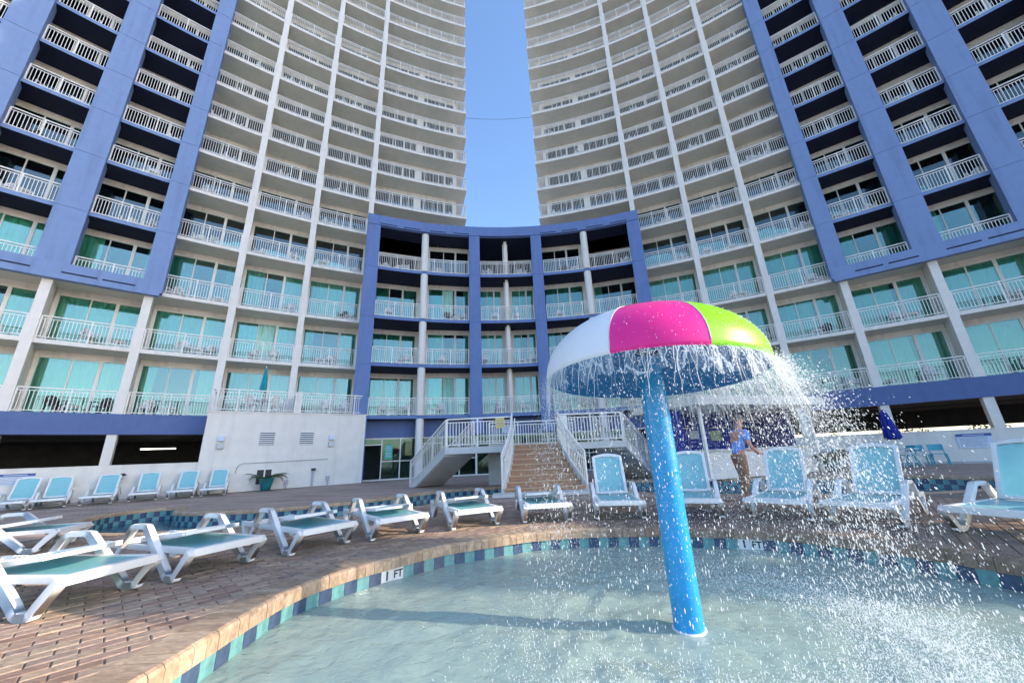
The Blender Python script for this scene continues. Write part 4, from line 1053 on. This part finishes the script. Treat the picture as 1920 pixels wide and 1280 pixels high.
# film
m = MB(); na, nz_ = 150, 7; ix = []
for i in range(na):
    a = 2*pi*i/na; row = []; ln = .13+.06*noise.noise(Vector((cos(a)*5, sin(a)*5, 0)))+.08*rnd.random()+.10*max(0, cos(a))
    for j in range(nz_):
        f = j/(nz_-1); dz = ln*f; t = sqrt(2*dz/GRAV)*.6; r = RIMR-.005+out_speed(a)*t+.010*noise.noise(Vector((a*9, f*2, 4)))
        row.append(len(m.v)); m.v.append((r*cos(a), r*sin(a), -dz+tilt(a)))
    ix.append(row)
for i in range(na):
    for j in range(nz_-1): m.f.append((ix[i][j], ix[(i+1) % na][j], ix[(i+1) % na][j+1], ix[i][j+1])); m.m.append(0); m.sm.append(True)
FW = thing('falling_water', 'sheets, ropes and drops of water falling from the mushroom cap', 'water', (MX, MY, RIM0))
FW['kind'] = 'stuff'
m.obj('water_film', FILM, FW, kind='stuff')
# ropes
m = MB()
for k in range(230):
    a = rnd.uniform(0, 2*pi)
    if rnd.random() < .2: a = rnd.gauss(-.3, .8)
    ln = rnd.uniform(.08, .44)*(1+.35*max(0, cos(a))); n = 9; v = out_speed(a)*rnd.uniform(.7, 1.2); w = rnd.uniform(-.25, .25); ph = rnd.uniform(0, 9); pts = []; rr = []
    th = rnd.uniform(.0012, .0036)
    for i in range(n):
        f = i/(n-1); dz = ln*f; t = sqrt(2*dz/GRAV)
        aa = a+w*f*.25+.02*noise.noise(Vector((ph, f*3, 0))); r = RIMR-.005+v*t
        pts.append((r*cos(aa), r*sin(aa), -dz+tilt(aa))); rr.append(th*(1.1-.75*f)*(1+.5*noise.noise(Vector((ph, f*7, 5)))))
    m.tube(pts, rr, 5, caps=False)
m.obj('water_rope', SPRAY, FW, kind='stuff')
# drops
OCT_V = []; OCT_F = []
bm = bmesh.new(); bmesh.ops.create_icosphere(bm, subdivisions=1, radius=1); OCT_V = [v.co.copy() for v in bm.verts]; OCT_F = [tuple(v.index for v in f.verts) for f in bm.faces]; bm.free()
def drop(mb, p, s, vel, el):
    d = vel.normalized() if vel.length > 1e-4 else Vector((0, 0, 1)); q = d.to_track_quat('Z', 'Y').to_matrix(); n = len(mb.v)
    for v in OCT_V: mb.v.append(tuple(p+q @ Vector((v.x*s, v.y*s, v.z*s*el))))
    for f in OCT_F: mb.f.append(tuple(n+i for i in f)); mb.m.append(0); mb.sm.append(True)
m = MB(); TF = sqrt(2*(RIM0-WATER)/GRAV)
for k in range(22000):
    a = rnd.uniform(-pi, pi) if rnd.random() < .5 else rnd.gauss(-.25, .8)
    t = TF*rnd.random()**.95; v = out_speed(a)*rnd.uniform(.3, 1.7)+abs(rnd.gauss(0, .30))
    vx, vy = v*cos(a)+rnd.gauss(0, .16)+.10, v*sin(a)+rnd.gauss(0, .16); vz = -GRAV*t+rnd.gauss(0, .5)
    if rnd.random() < .12: vx += rnd.uniform(0, 1.6)*max(0, cos(a)+.3)
    z = -.5*GRAV*t*t+rnd.gauss(0, .03)+tilt(a); r = RIMR
    if z < WATER-RIM0+.02 or z > tilt(a): continue
    s = rnd.choice((.0010, .0013, .0016, .0019, .0023, .0027, .0034)); p = Vector((r*cos(a)+vx*t, r*sin(a)+vy*t, z))
    w_ = Vector((MX+p.x, MY+p.y, 0))
    if w_.length < 1.0: continue
    drop(m, p, s, Vector((vx, vy, vz)), 1.4+abs(vz)*.5)
m.obj('water_drop', SPRAY, FW, kind='stuff')
m = MB()
for k in range(27000):
    a = rnd.gauss(-.75, 1.0); r = 1.2+abs(rnd.gauss(0, .36))*(1 if rnd.random() < .7 else -.7)+.30*max(0, cos(a))
    x, y = r*cos(a), r*sin(a); w_ = Vector((MX+x, MY+y))
    if not inside(w_, kid): continue
    h = abs(rnd.gauss(0, .035))*(1.8 if rnd.random() < .12 else 1)
    s = rnd.uniform(.0012, .0036); drop(m, Vector((x, y, WATER-RIM0+.006+h)), s, Vector((rnd.gauss(0, .8), rnd.gauss(0, .8), 1)), rnd.uniform(1, 3.4))
m.obj('splash_drop', SPRAY, FW, kind='stuff')
# fine mist: specks too small to see singly
m = MB(); TV = [(1, 1, 1), (1, -1, -1), (-1, 1, -1), (-1, -1, 1)]; TFc = [(0, 1, 2), (0, 3, 1), (0, 2, 3), (1, 3, 2)]
for k in range(52000):
    a = rnd.uniform(-pi, pi) if rnd.random() < .45 else rnd.gauss(-.2, .8)
    t = TF*rnd.random()**.9; v = out_speed(a)*rnd.uniform(.5, 1.5)+abs(rnd.gauss(0, .22)); z = -.5*GRAV*t*t+tilt(a)+rnd.gauss(0, .05)
    if z < WATER-RIM0+.03 or z > tilt(a): continue
    p = Vector((RIMR*cos(a)+(v*cos(a)+rnd.gauss(0, .2)+.1)*t, RIMR*sin(a)+(v*sin(a)+rnd.gauss(0, .2))*t, z)); s = rnd.uniform(.0005, .0011); n = len(m.v)
    if (Vector((MX, MY, 0))+p).xy.length < 1.0: continue
    for q in TV: m.v.append((p.x+q[0]*s, p.y+q[1]*s, p.z+q[2]*s*1.8))
    for f in TFc: m.f.append(tuple(n+i for i in f)); m.m.append(0); m.sm.append(False)
m.obj('fine_mist', SPRAY, FW, kind='stuff')

m = MB()
for k in range(900):
    a = rnd.gauss(-.55, .7); t = abs(rnd.gauss(0, .28))*pi/2
    if t > pi/2*.8: continue
    nx_, ny_, nz_ = cos(t)/RIMR, 0, sin(t)/DH; q = Vector((nx_*cos(a), nx_*sin(a), nz_)).normalized(); r = RIMR*cos(t)
    x, y, z = r*cos(a), r*sin(a), DH*sin(t)+.03
    p = Vector((x, y, z+.035-TLX*x-TLY*y)); s_ = rnd.uniform(.0012, .0036)
    dn = (Vector((0, 0, -1))+q*q.z).normalized() if abs(q.z) < .99 else Vector((1, 0, 0))
    drop(m, p+q*s_*.2, s_*.8, dn, rnd.uniform(1, 3))
m.obj('cap_drop', SPRAY, FW, kind='stuff')

# ------------------------------------------------------------------ furniture and fittings round the deck
def closed_umbrella(m_, h, fab, r=.17, bulge=.55):
    """folded parasol: pole and gathered cloth with pleats"""
    p = MB(); p.tube([(0, 0, 0), (0, 0, h+.06)], .02, 8); pole = p.mesh('pole', RAIL)
    q = MB(); n = 36; prof = [(h-1.30, .75), (h-1.22, 1.0), (h-.95, .92), (h-.6, .70), (h-.3, .5), (h-.08, .30), (h, .08)]
    for z, f in prof:
        for k in range(n):
            a = 2*pi*k/n; w = 1+.30*cos(8*a+z*2.0)+.08*cos(17*a); q.v.append((r*f*w*cos(a), r*f*w*sin(a), z+.03*cos(8*a)*(f > .7)))
    for i in range(len(prof)-1):
        for k in range(n): q.f.append((i*n+k, i*n+(k+1) % n, (i+1)*n+(k+1) % n, (i+1)*n+k)); q.m.append(0); q.sm.append(True)
    q.f.append(tuple(range(n))[::-1]); q.m.append(0); q.sm.append(False); q.f.append(tuple((len(prof)-1)*n+k for k in range(n))); q.m.append(0); q.sm.append(False)
    return pole, q.mesh('folded_canopy', fab)
def umbrella(loc, h, fab, label, lean=0, r=.17):
    o = thing('closed_umbrella', label, 'umbrella', loc); po, ca = closed_umbrella(None, h, fab, r); obj('pole', po, o); obj('folded_canopy', ca, o)
    b = MB(); b.lathe([(0, .09), (.05, .08), (.22, .04), (.24, 0), (0, 0)], 0, 0, 20); b.obj('base', GREYP, o); o.rotation_euler = (0, lean, 0); return o
pu = at(1694, 873, 0); pu = Vector((pu.x, pu.y, 0)).normalized()*24.0
umbrella((pu.x, pu.y, 0), 2.42, NAVYF, 'closed royal blue umbrella by the right white wall', radians(-3), .25)
def teal_chair_parts():
    A = {}
    m = MB()
    for s in (-1, 1):
        m.bar((s*.24, -.24, 0), (s*.21, -.20, .44), .035, .035); m.bar((s*.25, .26, 0), (s*.21, .20, .45), .035, .035); m.bar((s*.21, .20, .45), (s*.22, .30, .82), .035, .035)
        m.bar((s*.22, -.20, .44), (s*.22, .20, .45), .03, .03)
    A['leg_frame'] = m.mesh('leg_frame', TEALP)
    m = MB(); m.box(-.215, .215, -.22, .21, .44, .465); A['seat'] = bevel(m.mesh('seat', TEALP), .006, 1)
    m = MB(); n = 6
    for i in range(n):
        x0, x1 = -.23+.46*i/n, -.23+.46*(i+1)/n; y0, y1 = .29+.05*(1-(x0/.23)**2), .29+.05*(1-(x1/.23)**2)
        m.hexa([(x0, y0-.03, .58), (x1, y1-.03, .58), (x1, y1-.005, .58), (x0, y0-.005, .58), (x0, y0+.0, .84), (x1, y1+.0, .84), (x1, y1+.02, .84), (x0, y0+.02, .84)])
    A['back_panel'] = m.mesh('back_panel', TEALP); return A
TC = teal_chair_parts()
def teal_chair(p, rz, label):
    o = thing('patio_chair', label, 'chair', p, rz, 'teal patio chairs by the wall')
    for k in ('leg_frame', 'seat', 'back_panel'): obj(k, TC[k], o)
    return o
def on_deck(px, py, d_):
    q = at(px, py, 0); return Vector((q.x, q.y, 0)).normalized()*d_
teal_chair(on_deck(1704, 870, 23.3), radians(-95), 'teal patio chair beside the closed blue umbrella')
teal_chair(on_deck(1731, 870, 23.9), radians(-32), 'middle teal patio chair between umbrella and far right teal chair')
teal_chair(on_deck(1766, 868, 24.6), radians(-40), 'rightmost teal patio chair against the white wall')
teal_chair(on_deck(1586, 872, 23.3), radians(40), 'teal patio chair beside the potted shrub near the bar')
tb_ = thing('patio_table', 'small round white patio table under the closed blue umbrella', 'table', on_deck(1716, 878, 22.9))
m = MB(); m.lathe([(0, .73), (.30, .73), (.31, .715), (.30, .70), (0, .70)], 0, 0, 24); m.obj('table_top', PLAST, tb_)
for k in range(4):
    a = pi/4+k*pi/2; m = MB(); m.bar((.30*cos(a), .30*sin(a), 0), (.05*cos(a), .05*sin(a), .70), .04, .03); m.obj('leg', PLAST, tb_)
def palm_leaf(m, p, az, ln, droop, n=9, w=.05, blades=10):
    prev = None; d = Vector((cos(az), sin(az), 0)); pts = []
    for i in range(n+1):
        f = i/n; q = p+d*(ln*f*(1-.25*f*droop))+Vector((0, 0, ln*(.75*f-droop*f*f))); pts.append(q)
    m.tube(pts, [.012*(1-.8*i/n)*max(.5, ln) for i in range(n+1)], 4, caps=False)
    sd = Vector((-d.y, d.x, 0))
    for i in range(1, blades):
        f = .15+.85*i/blades; k = min(n-1, int(f*n)); q = pts[k].lerp(pts[k+1], f*n-k); t = (pts[k+1]-pts[k]).normalized(); bl = ln*.34*(1-.55*abs(f-.45))
        for s in (-1, 1):
            e = q+(sd*s*.75+t*.65).normalized()*bl-Vector((0, 0, bl*.28)); mid = q.lerp(e, .45); ww = w*ln*.5
            m.quad([q, mid-t*ww, e, mid+t*ww], 0)
def pot_plant(p, label, h=.42, r=.2, n=13, ln=.62, seed=1, leaf=LEAF):
    o = thing('potted_plant', label, 'plant', p); rn = random.Random(seed)
    m = MB(); m.lathe([(0, 0), (r*.62, 0), (r*.9, h*.6), (r, h*.9), (r*1.06, h*.93), (r*1.06, h), (r*.95, h), (r*.9, h*.9), (0, h*.88)], 0, 0, 28); m.obj('pot', TEALPOT, o)
    m = MB()
    for k in range(n): palm_leaf(m, Vector((0, 0, h*.85)), rn.uniform(0, 2*pi), ln*rn.uniform(.7, 1.15), rn.uniform(.35, .85))
    m.obj('leaves', leaf, o); return o
pot_plant(tlocal(2.72, -.5, 0), 'teal pot with a leaning fern palm beside the wall hatch', seed=3, ln=.95, n=14, h=.55, r=.3)
pot_plant(on_deck(1556, 884, 20.6), 'teal pot with a bushy dark shrub beside the pool bar', .45, .30, 40, 1.0, 5)
# signs on the white walls
def wall_sign(c, r, px, label, w, z0, z1, hd):
    q = at(px, 940, 0); dirn = Vector((q.x, q.y)).normalized(); best = min((abs(hypot(dirn.x*d_-c[0], dirn.y*d_-c[1])-r), d_) for d_ in [18+.02*k for k in range(700)])
    p = dirn*best[1]; ph = atan2(p.x-c[0], p.y-c[1]); M = frame_at(c, ph, r-.024, 0)
    m = MB(); m.box(-w/2, w/2, -.012, 0, z0, z1); o = m.obj('notice_board', SIGNW, label=label, cat='sign'); o.matrix_world = M
    m = MB(); m.box(-w/2, w/2, -.016, -.0125, z1-hd, z1); m.obj('sign_header', INKB, o)
    m = MB(); m.box(-w*.3, w*.3, -.018, -.0165, z1-hd*.62, z1-hd*.38); m.obj('header_line', SIGNW, o)
    z = z1-hd-.06
    rn = random.Random(px)
    while z > z0+.05:
        m = MB(); m.box(-w*.43, w*rn.uniform(.15, .43), -.014, -.0125, z, z+.018); m.obj('printed_line', INKG, o); z -= .05
    return o
wall_sign(cL, RL-2.03, 14, 'pale notice board with blue header on the left white wall', .95, .80, 1.22, .10)
wall_sign(cR, RR-1.0, 1873, 'pale notice board with blue header on the right white wall', 1.05, .62, 1.22, .12)
def path_lamp(c, r, px, label, z=.95):
    q = at(px, 940, 0); dirn = Vector((q.x, q.y)).normalized(); best = min((abs(hypot(dirn.x*d_-c[0], dirn.y*d_-c[1])-r), d_) for d_ in [18+.02*k for k in range(700)])
    p = dirn*best[1]; ph = atan2(p.x-c[0], p.y-c[1]); o = thing('wall_lantern', label, 'lamp'); o.matrix_world = frame_at(c, ph, r-.022, z)
    m = MB(); m.lathe([(.0, .12), (.07, .11), (.13, .06), (.13, .04), (.05, .03)], 0, -.16, 16); m.obj('shade', BLACK, o)
    m = MB(); m.lathe([(.0, .03), (.05, .03), (.06, -.06), (.04, -.1), (0, -.1)], 0, -.16, 14); m.obj('globe', SIGNW, o)
    m = MB(); m.bar((0, 0, -.02), (0, -.16, .02), .025, .025); m.box(-.04, .04, -.02, 0, -.12, .06); m.obj('bracket', METAL, o)
path_lamp(cL, RL-2.03, 218, 'small black lantern on the left white wall between loungers')
path_lamp(cR, RR-1.0, 1655, 'small black lantern on the right white wall left of the umbrella', .75)
# terrace furniture
umbrella(tlocal(2.05, 1.0, FL[0]+.04), 2.5, TEALF, 'closed teal umbrella on the roof terrace of the white plant room', 0, .135)
tt = thing('terrace_table', 'round white table under the teal umbrella on the roof terrace', 'table', tlocal(2.05, 1.0, FL[0]+.04))
m = MB(); m.lathe([(.03, .72), (.45, .72), (.46, .70), (.45, .68), (.03, .68)], 0, 0, 24); m.obj('table_top', PLAST, tt)
m = MB(); m.lathe([(.24, 0), (.24, .03), (.05, .06), (.05, .68)], 0, 0, 16); m.obj('pedestal', PLAST, tt)
for (x, y, rz, lb) in ((1.3, .9, 1.5, 'left'), (1.7, .42, 2.6, 'front left'), (2.5, .42, 3.6, 'front right'), (2.85, 1.0, -1.4, 'right')):
    obj('terrace_chair', CHAIR_ME, None, tlocal(x, y, FL[0]+.04), rz=rz+.6, label=f'white terrace chair at the {lb} of the teal umbrella table', cat='chair', group='chairs on the roof terrace')
for i, (x, rz) in enumerate(((5.2, .2), (6.1, -.5))):
    obj('terrace_chair', CHAIR_ME, None, tlocal(x, .8, FL[0]+.04), rz=rz+.6, label=('left' if i == 0 else 'right')+' white chair on the empty right half of the roof terrace', cat='chair', group='chairs on the roof terrace')

# ------------------------------------------------------------------ pool bar hut
hb = on_deck(1543, 880, 20.2); hd_ = Vector((.80, .28, 0)).normalized(); hn = Vector((-hd_.y, hd_.x, 0))
BAR = thing('pool_bar', 'open navy pool bar hut with white roof edge and posts', 'bar hut')
BW, BD = 6.1, 3.0
o0 = hb-hd_*(BW-.15)+Vector((0, 0, 0))
BAR.matrix_world = Matrix(((hd_.x, hn.x, 0, o0.x), (hd_.y, hn.y, 0, o0.y), (0, 0, 1, 0), (0, 0, 0, 1)))
m = MB(); m.box(-.3, BW+.3, -.45, BD+.3, 2.62, 2.92); m.obj('roof_fascia', WHITE, BAR)
m = MB(); m.box(-.1, BW+.1, -.2, BD+.1, 2.925, 3.0); m.obj('roof_deck', SOFFIT, BAR)
for x in (.15, BW-.15):
    m = MB(); m.box(x-.05, x+.05, -.05, .05, 0, 2.62); m.obj('post', RAIL, BAR)
m = MB(); m.box(0, BW, BD-.1, BD, 0, 2.615); m.obj('back_wall', NAVYF, BAR)
for s, x in (('l', 0), ('r', BW-.1)): m = MB(); m.box(x+.001, x+.099, .9, BD-.101, 0, 2.61); m.obj('side_wall', NAVYF, BAR)
m = MB(); m.box(.3, BW-.3, .10, .35, 0, .98); m.obj('counter_front', WALLW, BAR)
m = MB(); m.box(.22, BW-.22, .0, .62, .982, 1.03); m.obj('counter_top', CONC, BAR)
m = MB(); m.box(.3, BW-.3, .36, .5, 0, .98); m.obj('counter_back', NAVYF, BAR)
for x, z, w, h, mt in ((1.0, 1.35, .55, .5, SIGNG), (2.3, 1.5, .5, .36, SIGNW), (3.5, 1.4, .6, .42, SIGNG), (4.9, 1.45, .62, .40, SIGNG)):
    m = MB(); m.box(x, x+w, BD-.115, BD-.102, z, z+h); o = m.obj('menu_board', mt, BAR)
    for k in range(4): q = MB(); q.box(x+.06, x+w-.08*(k % 2)-.06, BD-.119, BD-.1155, z+h-.1-k*.08, z+h-.075-k*.08); q.obj('printed_line', INKG, o)
for x in (1.2, 3.4, 4.8):
    m = MB(); m.box(x, x+.9, BD-.35, BD-.103, 1.95, 1.98); m.obj('shelf', RAIL, BAR)

# ------------------------------------------------------------------ greenery seen through the right garage
def foliage(name, label, p, rx, ry, rz_, n, leafs, seed, cat='shrub', trunk=None):
    o = thing(name, label, cat, p); rn = random.Random(seed); m = MB()
    for k in range(n):
        while True:
            v = Vector((rn.uniform(-1, 1), rn.uniform(-1, 1), rn.uniform(-1, 1)))
            if .25 < v.length < 1: break
        q = Vector((v.x*rx, v.y*ry, rz_+v.z*rz_*(1+.25*noise.noise(v*3)))); s = rn.uniform(.05, .11)
        a = Vector((rn.uniform(-1, 1), rn.uniform(-1, 1), rn.uniform(-1, 1))).normalized(); b = a.orthogonal().normalized()*s; c_ = a.cross(b).normalized()*s*.5
        m.quad([q-b, q-c_, q+b, q+c_])
    m.obj('crown', leafs, o)
    m = MB(); m.tube([(0, 0, 0), (.03, 0, rz_*.9)], [.06, .03], 7); m.obj('trunk', TRUNK, o)
for i, (px, d_, rx, rz_) in enumerate(((1585, 33, .8, .55), (1700, 40, 1.7, .75), (1750, 41, 1.3, .65), (1880, 38, 1.4, .8))):
    foliage('hedge_bush', f'yellow green bush beyond the dark garage, {ORD[i]} from the left', on_deck(px, 872, d_), rx, .7, rz_+.25, 900, LEAFY, 40+i)

# ------------------------------------------------------------------ person walking behind the spray
def skin_body(name, joints, bones, mats_fn, parent=None, sub=2):
    me = D.meshes.new(name); ks = list(joints); me.from_pydata([joints[k][0] for k in ks], [(ks.index(a), ks.index(b)) for a, b in bones], [])
    o = D.objects.new(name, me); C.objects.link(o); md = o.modifiers.new('s', 'SKIN'); md.use_smooth_shade = True; md.branch_smoothing = .3
    for i, k in enumerate(ks):
        r = joints[k][1]; me.skin_vertices[0].data[i].radius = r if isinstance(r, tuple) else (r, r)
    me.skin_vertices[0].data[0].use_root = True
    s = o.modifiers.new('d', 'SUBSURF'); s.levels = sub; s.render_levels = sub
    dg = bpy.context.evaluated_depsgraph_get(); nm = D.meshes.new_from_object(o.evaluated_get(dg)); D.objects.remove(o)
    for p in nm.polygons: p.use_smooth = True
    nm.materials.clear(); nm.materials.append(mats_fn); return nm
J = {'pel': ((0, 0, .95), (.15, .11)), 'sp1': ((.04, 0, 1.12), (.14, .10)), 'sp2': ((.10, 0, 1.32), (.17, .115)), 'nk0': ((.15, 0, 1.48), (.075, .07)), 'nk': ((.17, 0, 1.55), .052), 'hd0': ((.19, 0, 1.63), (.072, .082)), 'hd': ((.20, 0, 1.71), (.078, .095)), 'hd1': ((.195, 0, 1.785), (.06, .07)),
     'shl': ((.13, .19, 1.43), .062), 'ell': ((.20, .25, 1.16), .046), 'wrl': ((.40, .20, 1.04), .032), 'hal': ((.47, .19, 1.03), (.04, .02)),
     'shr': ((.13, -.19, 1.43), .062), 'elr': ((.12, -.25, 1.14), .046), 'wrr': ((.30, -.22, .98), .032), 'har': ((.37, -.21, .96), (.04, .02)),
     'hpl': ((0, .10, .90), .09), 'knl': ((.12, .11, .50), .062), 'anl': ((.06, .11, .10), .042), 'tol': ((.20, .12, .035), (.042, .03)),
     'hpr': ((0, -.10, .90), .09), 'knr': ((-.02, -.11, .49), .062), 'anr': ((-.14, -.11, .12), .042), 'tor': ((.0, -.12, .035), (.042, .03))}
for sfx, base_, sgn in (('l', J['hal'][0], 1), ('r', J['har'][0], -1)):
    for i, (dy, ln) in enumerate(((-.026, .075), (-.009, .085), (.009, .08), (.026, .065))):
        J[f'f{i}{sfx}'] = ((base_[0]+.045, base_[1]+dy, base_[2]-.004), .0095); J[f'g{i}{sfx}'] = ((base_[0]+.04+ln, base_[1]+dy*1.15, base_[2]-.035), .008)
    J[f't{sfx}'] = ((base_[0]-.02, base_[1]-sgn*.045, base_[2]-.01), .011); J[f'u{sfx}'] = ((base_[0]+.03, base_[1]-sgn*.062, base_[2]-.025), .009)
BN = [('pel', 'sp1'), ('sp1', 'sp2'), ('sp2', 'nk0'), ('nk0', 'nk'), ('nk', 'hd0'), ('hd0', 'hd'), ('hd', 'hd1'), ('sp2', 'shl'), ('shl', 'ell'), ('ell', 'wrl'), ('wrl', 'hal'), ('sp2', 'shr'), ('shr', 'elr'), ('elr', 'wrr'), ('wrr', 'har'), ('pel', 'hpl'), ('hpl', 'knl'), ('knl', 'anl'), ('anl', 'tol'), ('pel', 'hpr'), ('hpr', 'knr'), ('knr', 'anr'), ('anr', 'tor')]
for sfx, h, w in (('l', 'hal', 'wrl'), ('r', 'har', 'wrr')):
    for i in range(4): BN += [(h, f'f{i}{sfx}'), (f'f{i}{sfx}', f'g{i}{sfx}')]
    BN += [(w, f't{sfx}'), (f't{sfx}', f'u{sfx}')]
pp = at(1402, 940, 0)
person = obj('person', skin_body('person', J, BN, SKIN), None, (pp.x, pp.y, 0), label='person in blue shirt and tan trousers leaning forward behind the spray', cat='person', rz=radians(10))
def grow(keys, d): return {k: (J[k][0], (J[k][1][0]+d, J[k][1][1]+d) if isinstance(J[k][1], tuple) else J[k][1]+d) for k in keys}
JS = grow(['sp2', 'sp1', 'pel', 'shl', 'shr', 'ell', 'elr', 'nk0'], .022)
for s in 'lr': a = Vector(J['sh'+s][0]); b = Vector(J['el'+s][0]); JS['el'+s] = (tuple(a.lerp(b, .75)), .066)
JS['pel'] = ((0, 0, .90), (.175, .135)); JS['nk0'] = ((.14, 0, 1.46), (.09, .085))
obj('shirt', skin_body('shirt', JS, [('sp2', 'sp1'), ('sp1', 'pel'), ('sp2', 'shl'), ('sp2', 'shr'), ('shl', 'ell'), ('shr', 'elr'), ('sp2', 'nk0')], SHIRT), person)
JT = grow(['pel', 'hpl', 'hpr', 'knl', 'knr', 'anl', 'anr'], .030)
JT['pel'] = ((0, 0, .96), (.115, .10)); JT['hpl'] = (J['hpl'][0], .10); JT['hpr'] = (J['hpr'][0], .10)
obj('trousers', skin_body('trousers', JT, [('pel', 'hpl'), ('pel', 'hpr'), ('hpl', 'knl'), ('knl', 'anl'), ('hpr', 'knr'), ('knr', 'anr')], TROUS), person)
m = MB(); hc = Vector((.175, 0, 1.735))
for i in range(9):
    for k in range(18):
        pass
m.lathe([(.104, -.035), (.106, .02), (.092, .07), (.055, .102), (.0, .112)], 0, 0, 22); ho = m.obj('hair', HAIR, person, (.172, 0, 1.725)); ho.scale = (1.0, .88, 1)
for s in (-1, 1):
    m = MB(); bm = None; m.lathe([(0, -.012), (.012, 0), (0, .012)], 0, 0, 10); e_ = m.obj('eye', SIGNW, person, (.285, s*.032, 1.70))
m = MB(); m.lathe([(0, -.02), (.014, -.012), (.010, .01), (0, .03)], 0, 0, 10); m.obj('nose', SKIN, person, (.297, 0, 1.672))
for s in (-1, 1): m = MB(); m.lathe([(0, -.03), (.014, -.01), (.016, .015), (0, .03)], 0, 0, 10); m.obj('ear', SKIN, person, (.19, s*.088, 1.69))
m = MB(); m.box(-.004, .004, -.024, .024, -.005, .005); m.obj('mouth', TROUS, person, (.283, 0, 1.632))
for s, a in (('l', J['anl'][0]), ('r', J['anr'][0])):
    t = J['to'+s][0]; js = {'a': ((a[0]-.03, a[1], .05), (.05, .045)), 'b': ((t[0]-.06, t[1], .045), (.05, .042)), 'c': ((t[0]+.04, t[1], .035), (.042, .032))}
    obj('shoe', skin_body('shoe', js, [('a', 'b'), ('b', 'c')], BLACK), person)
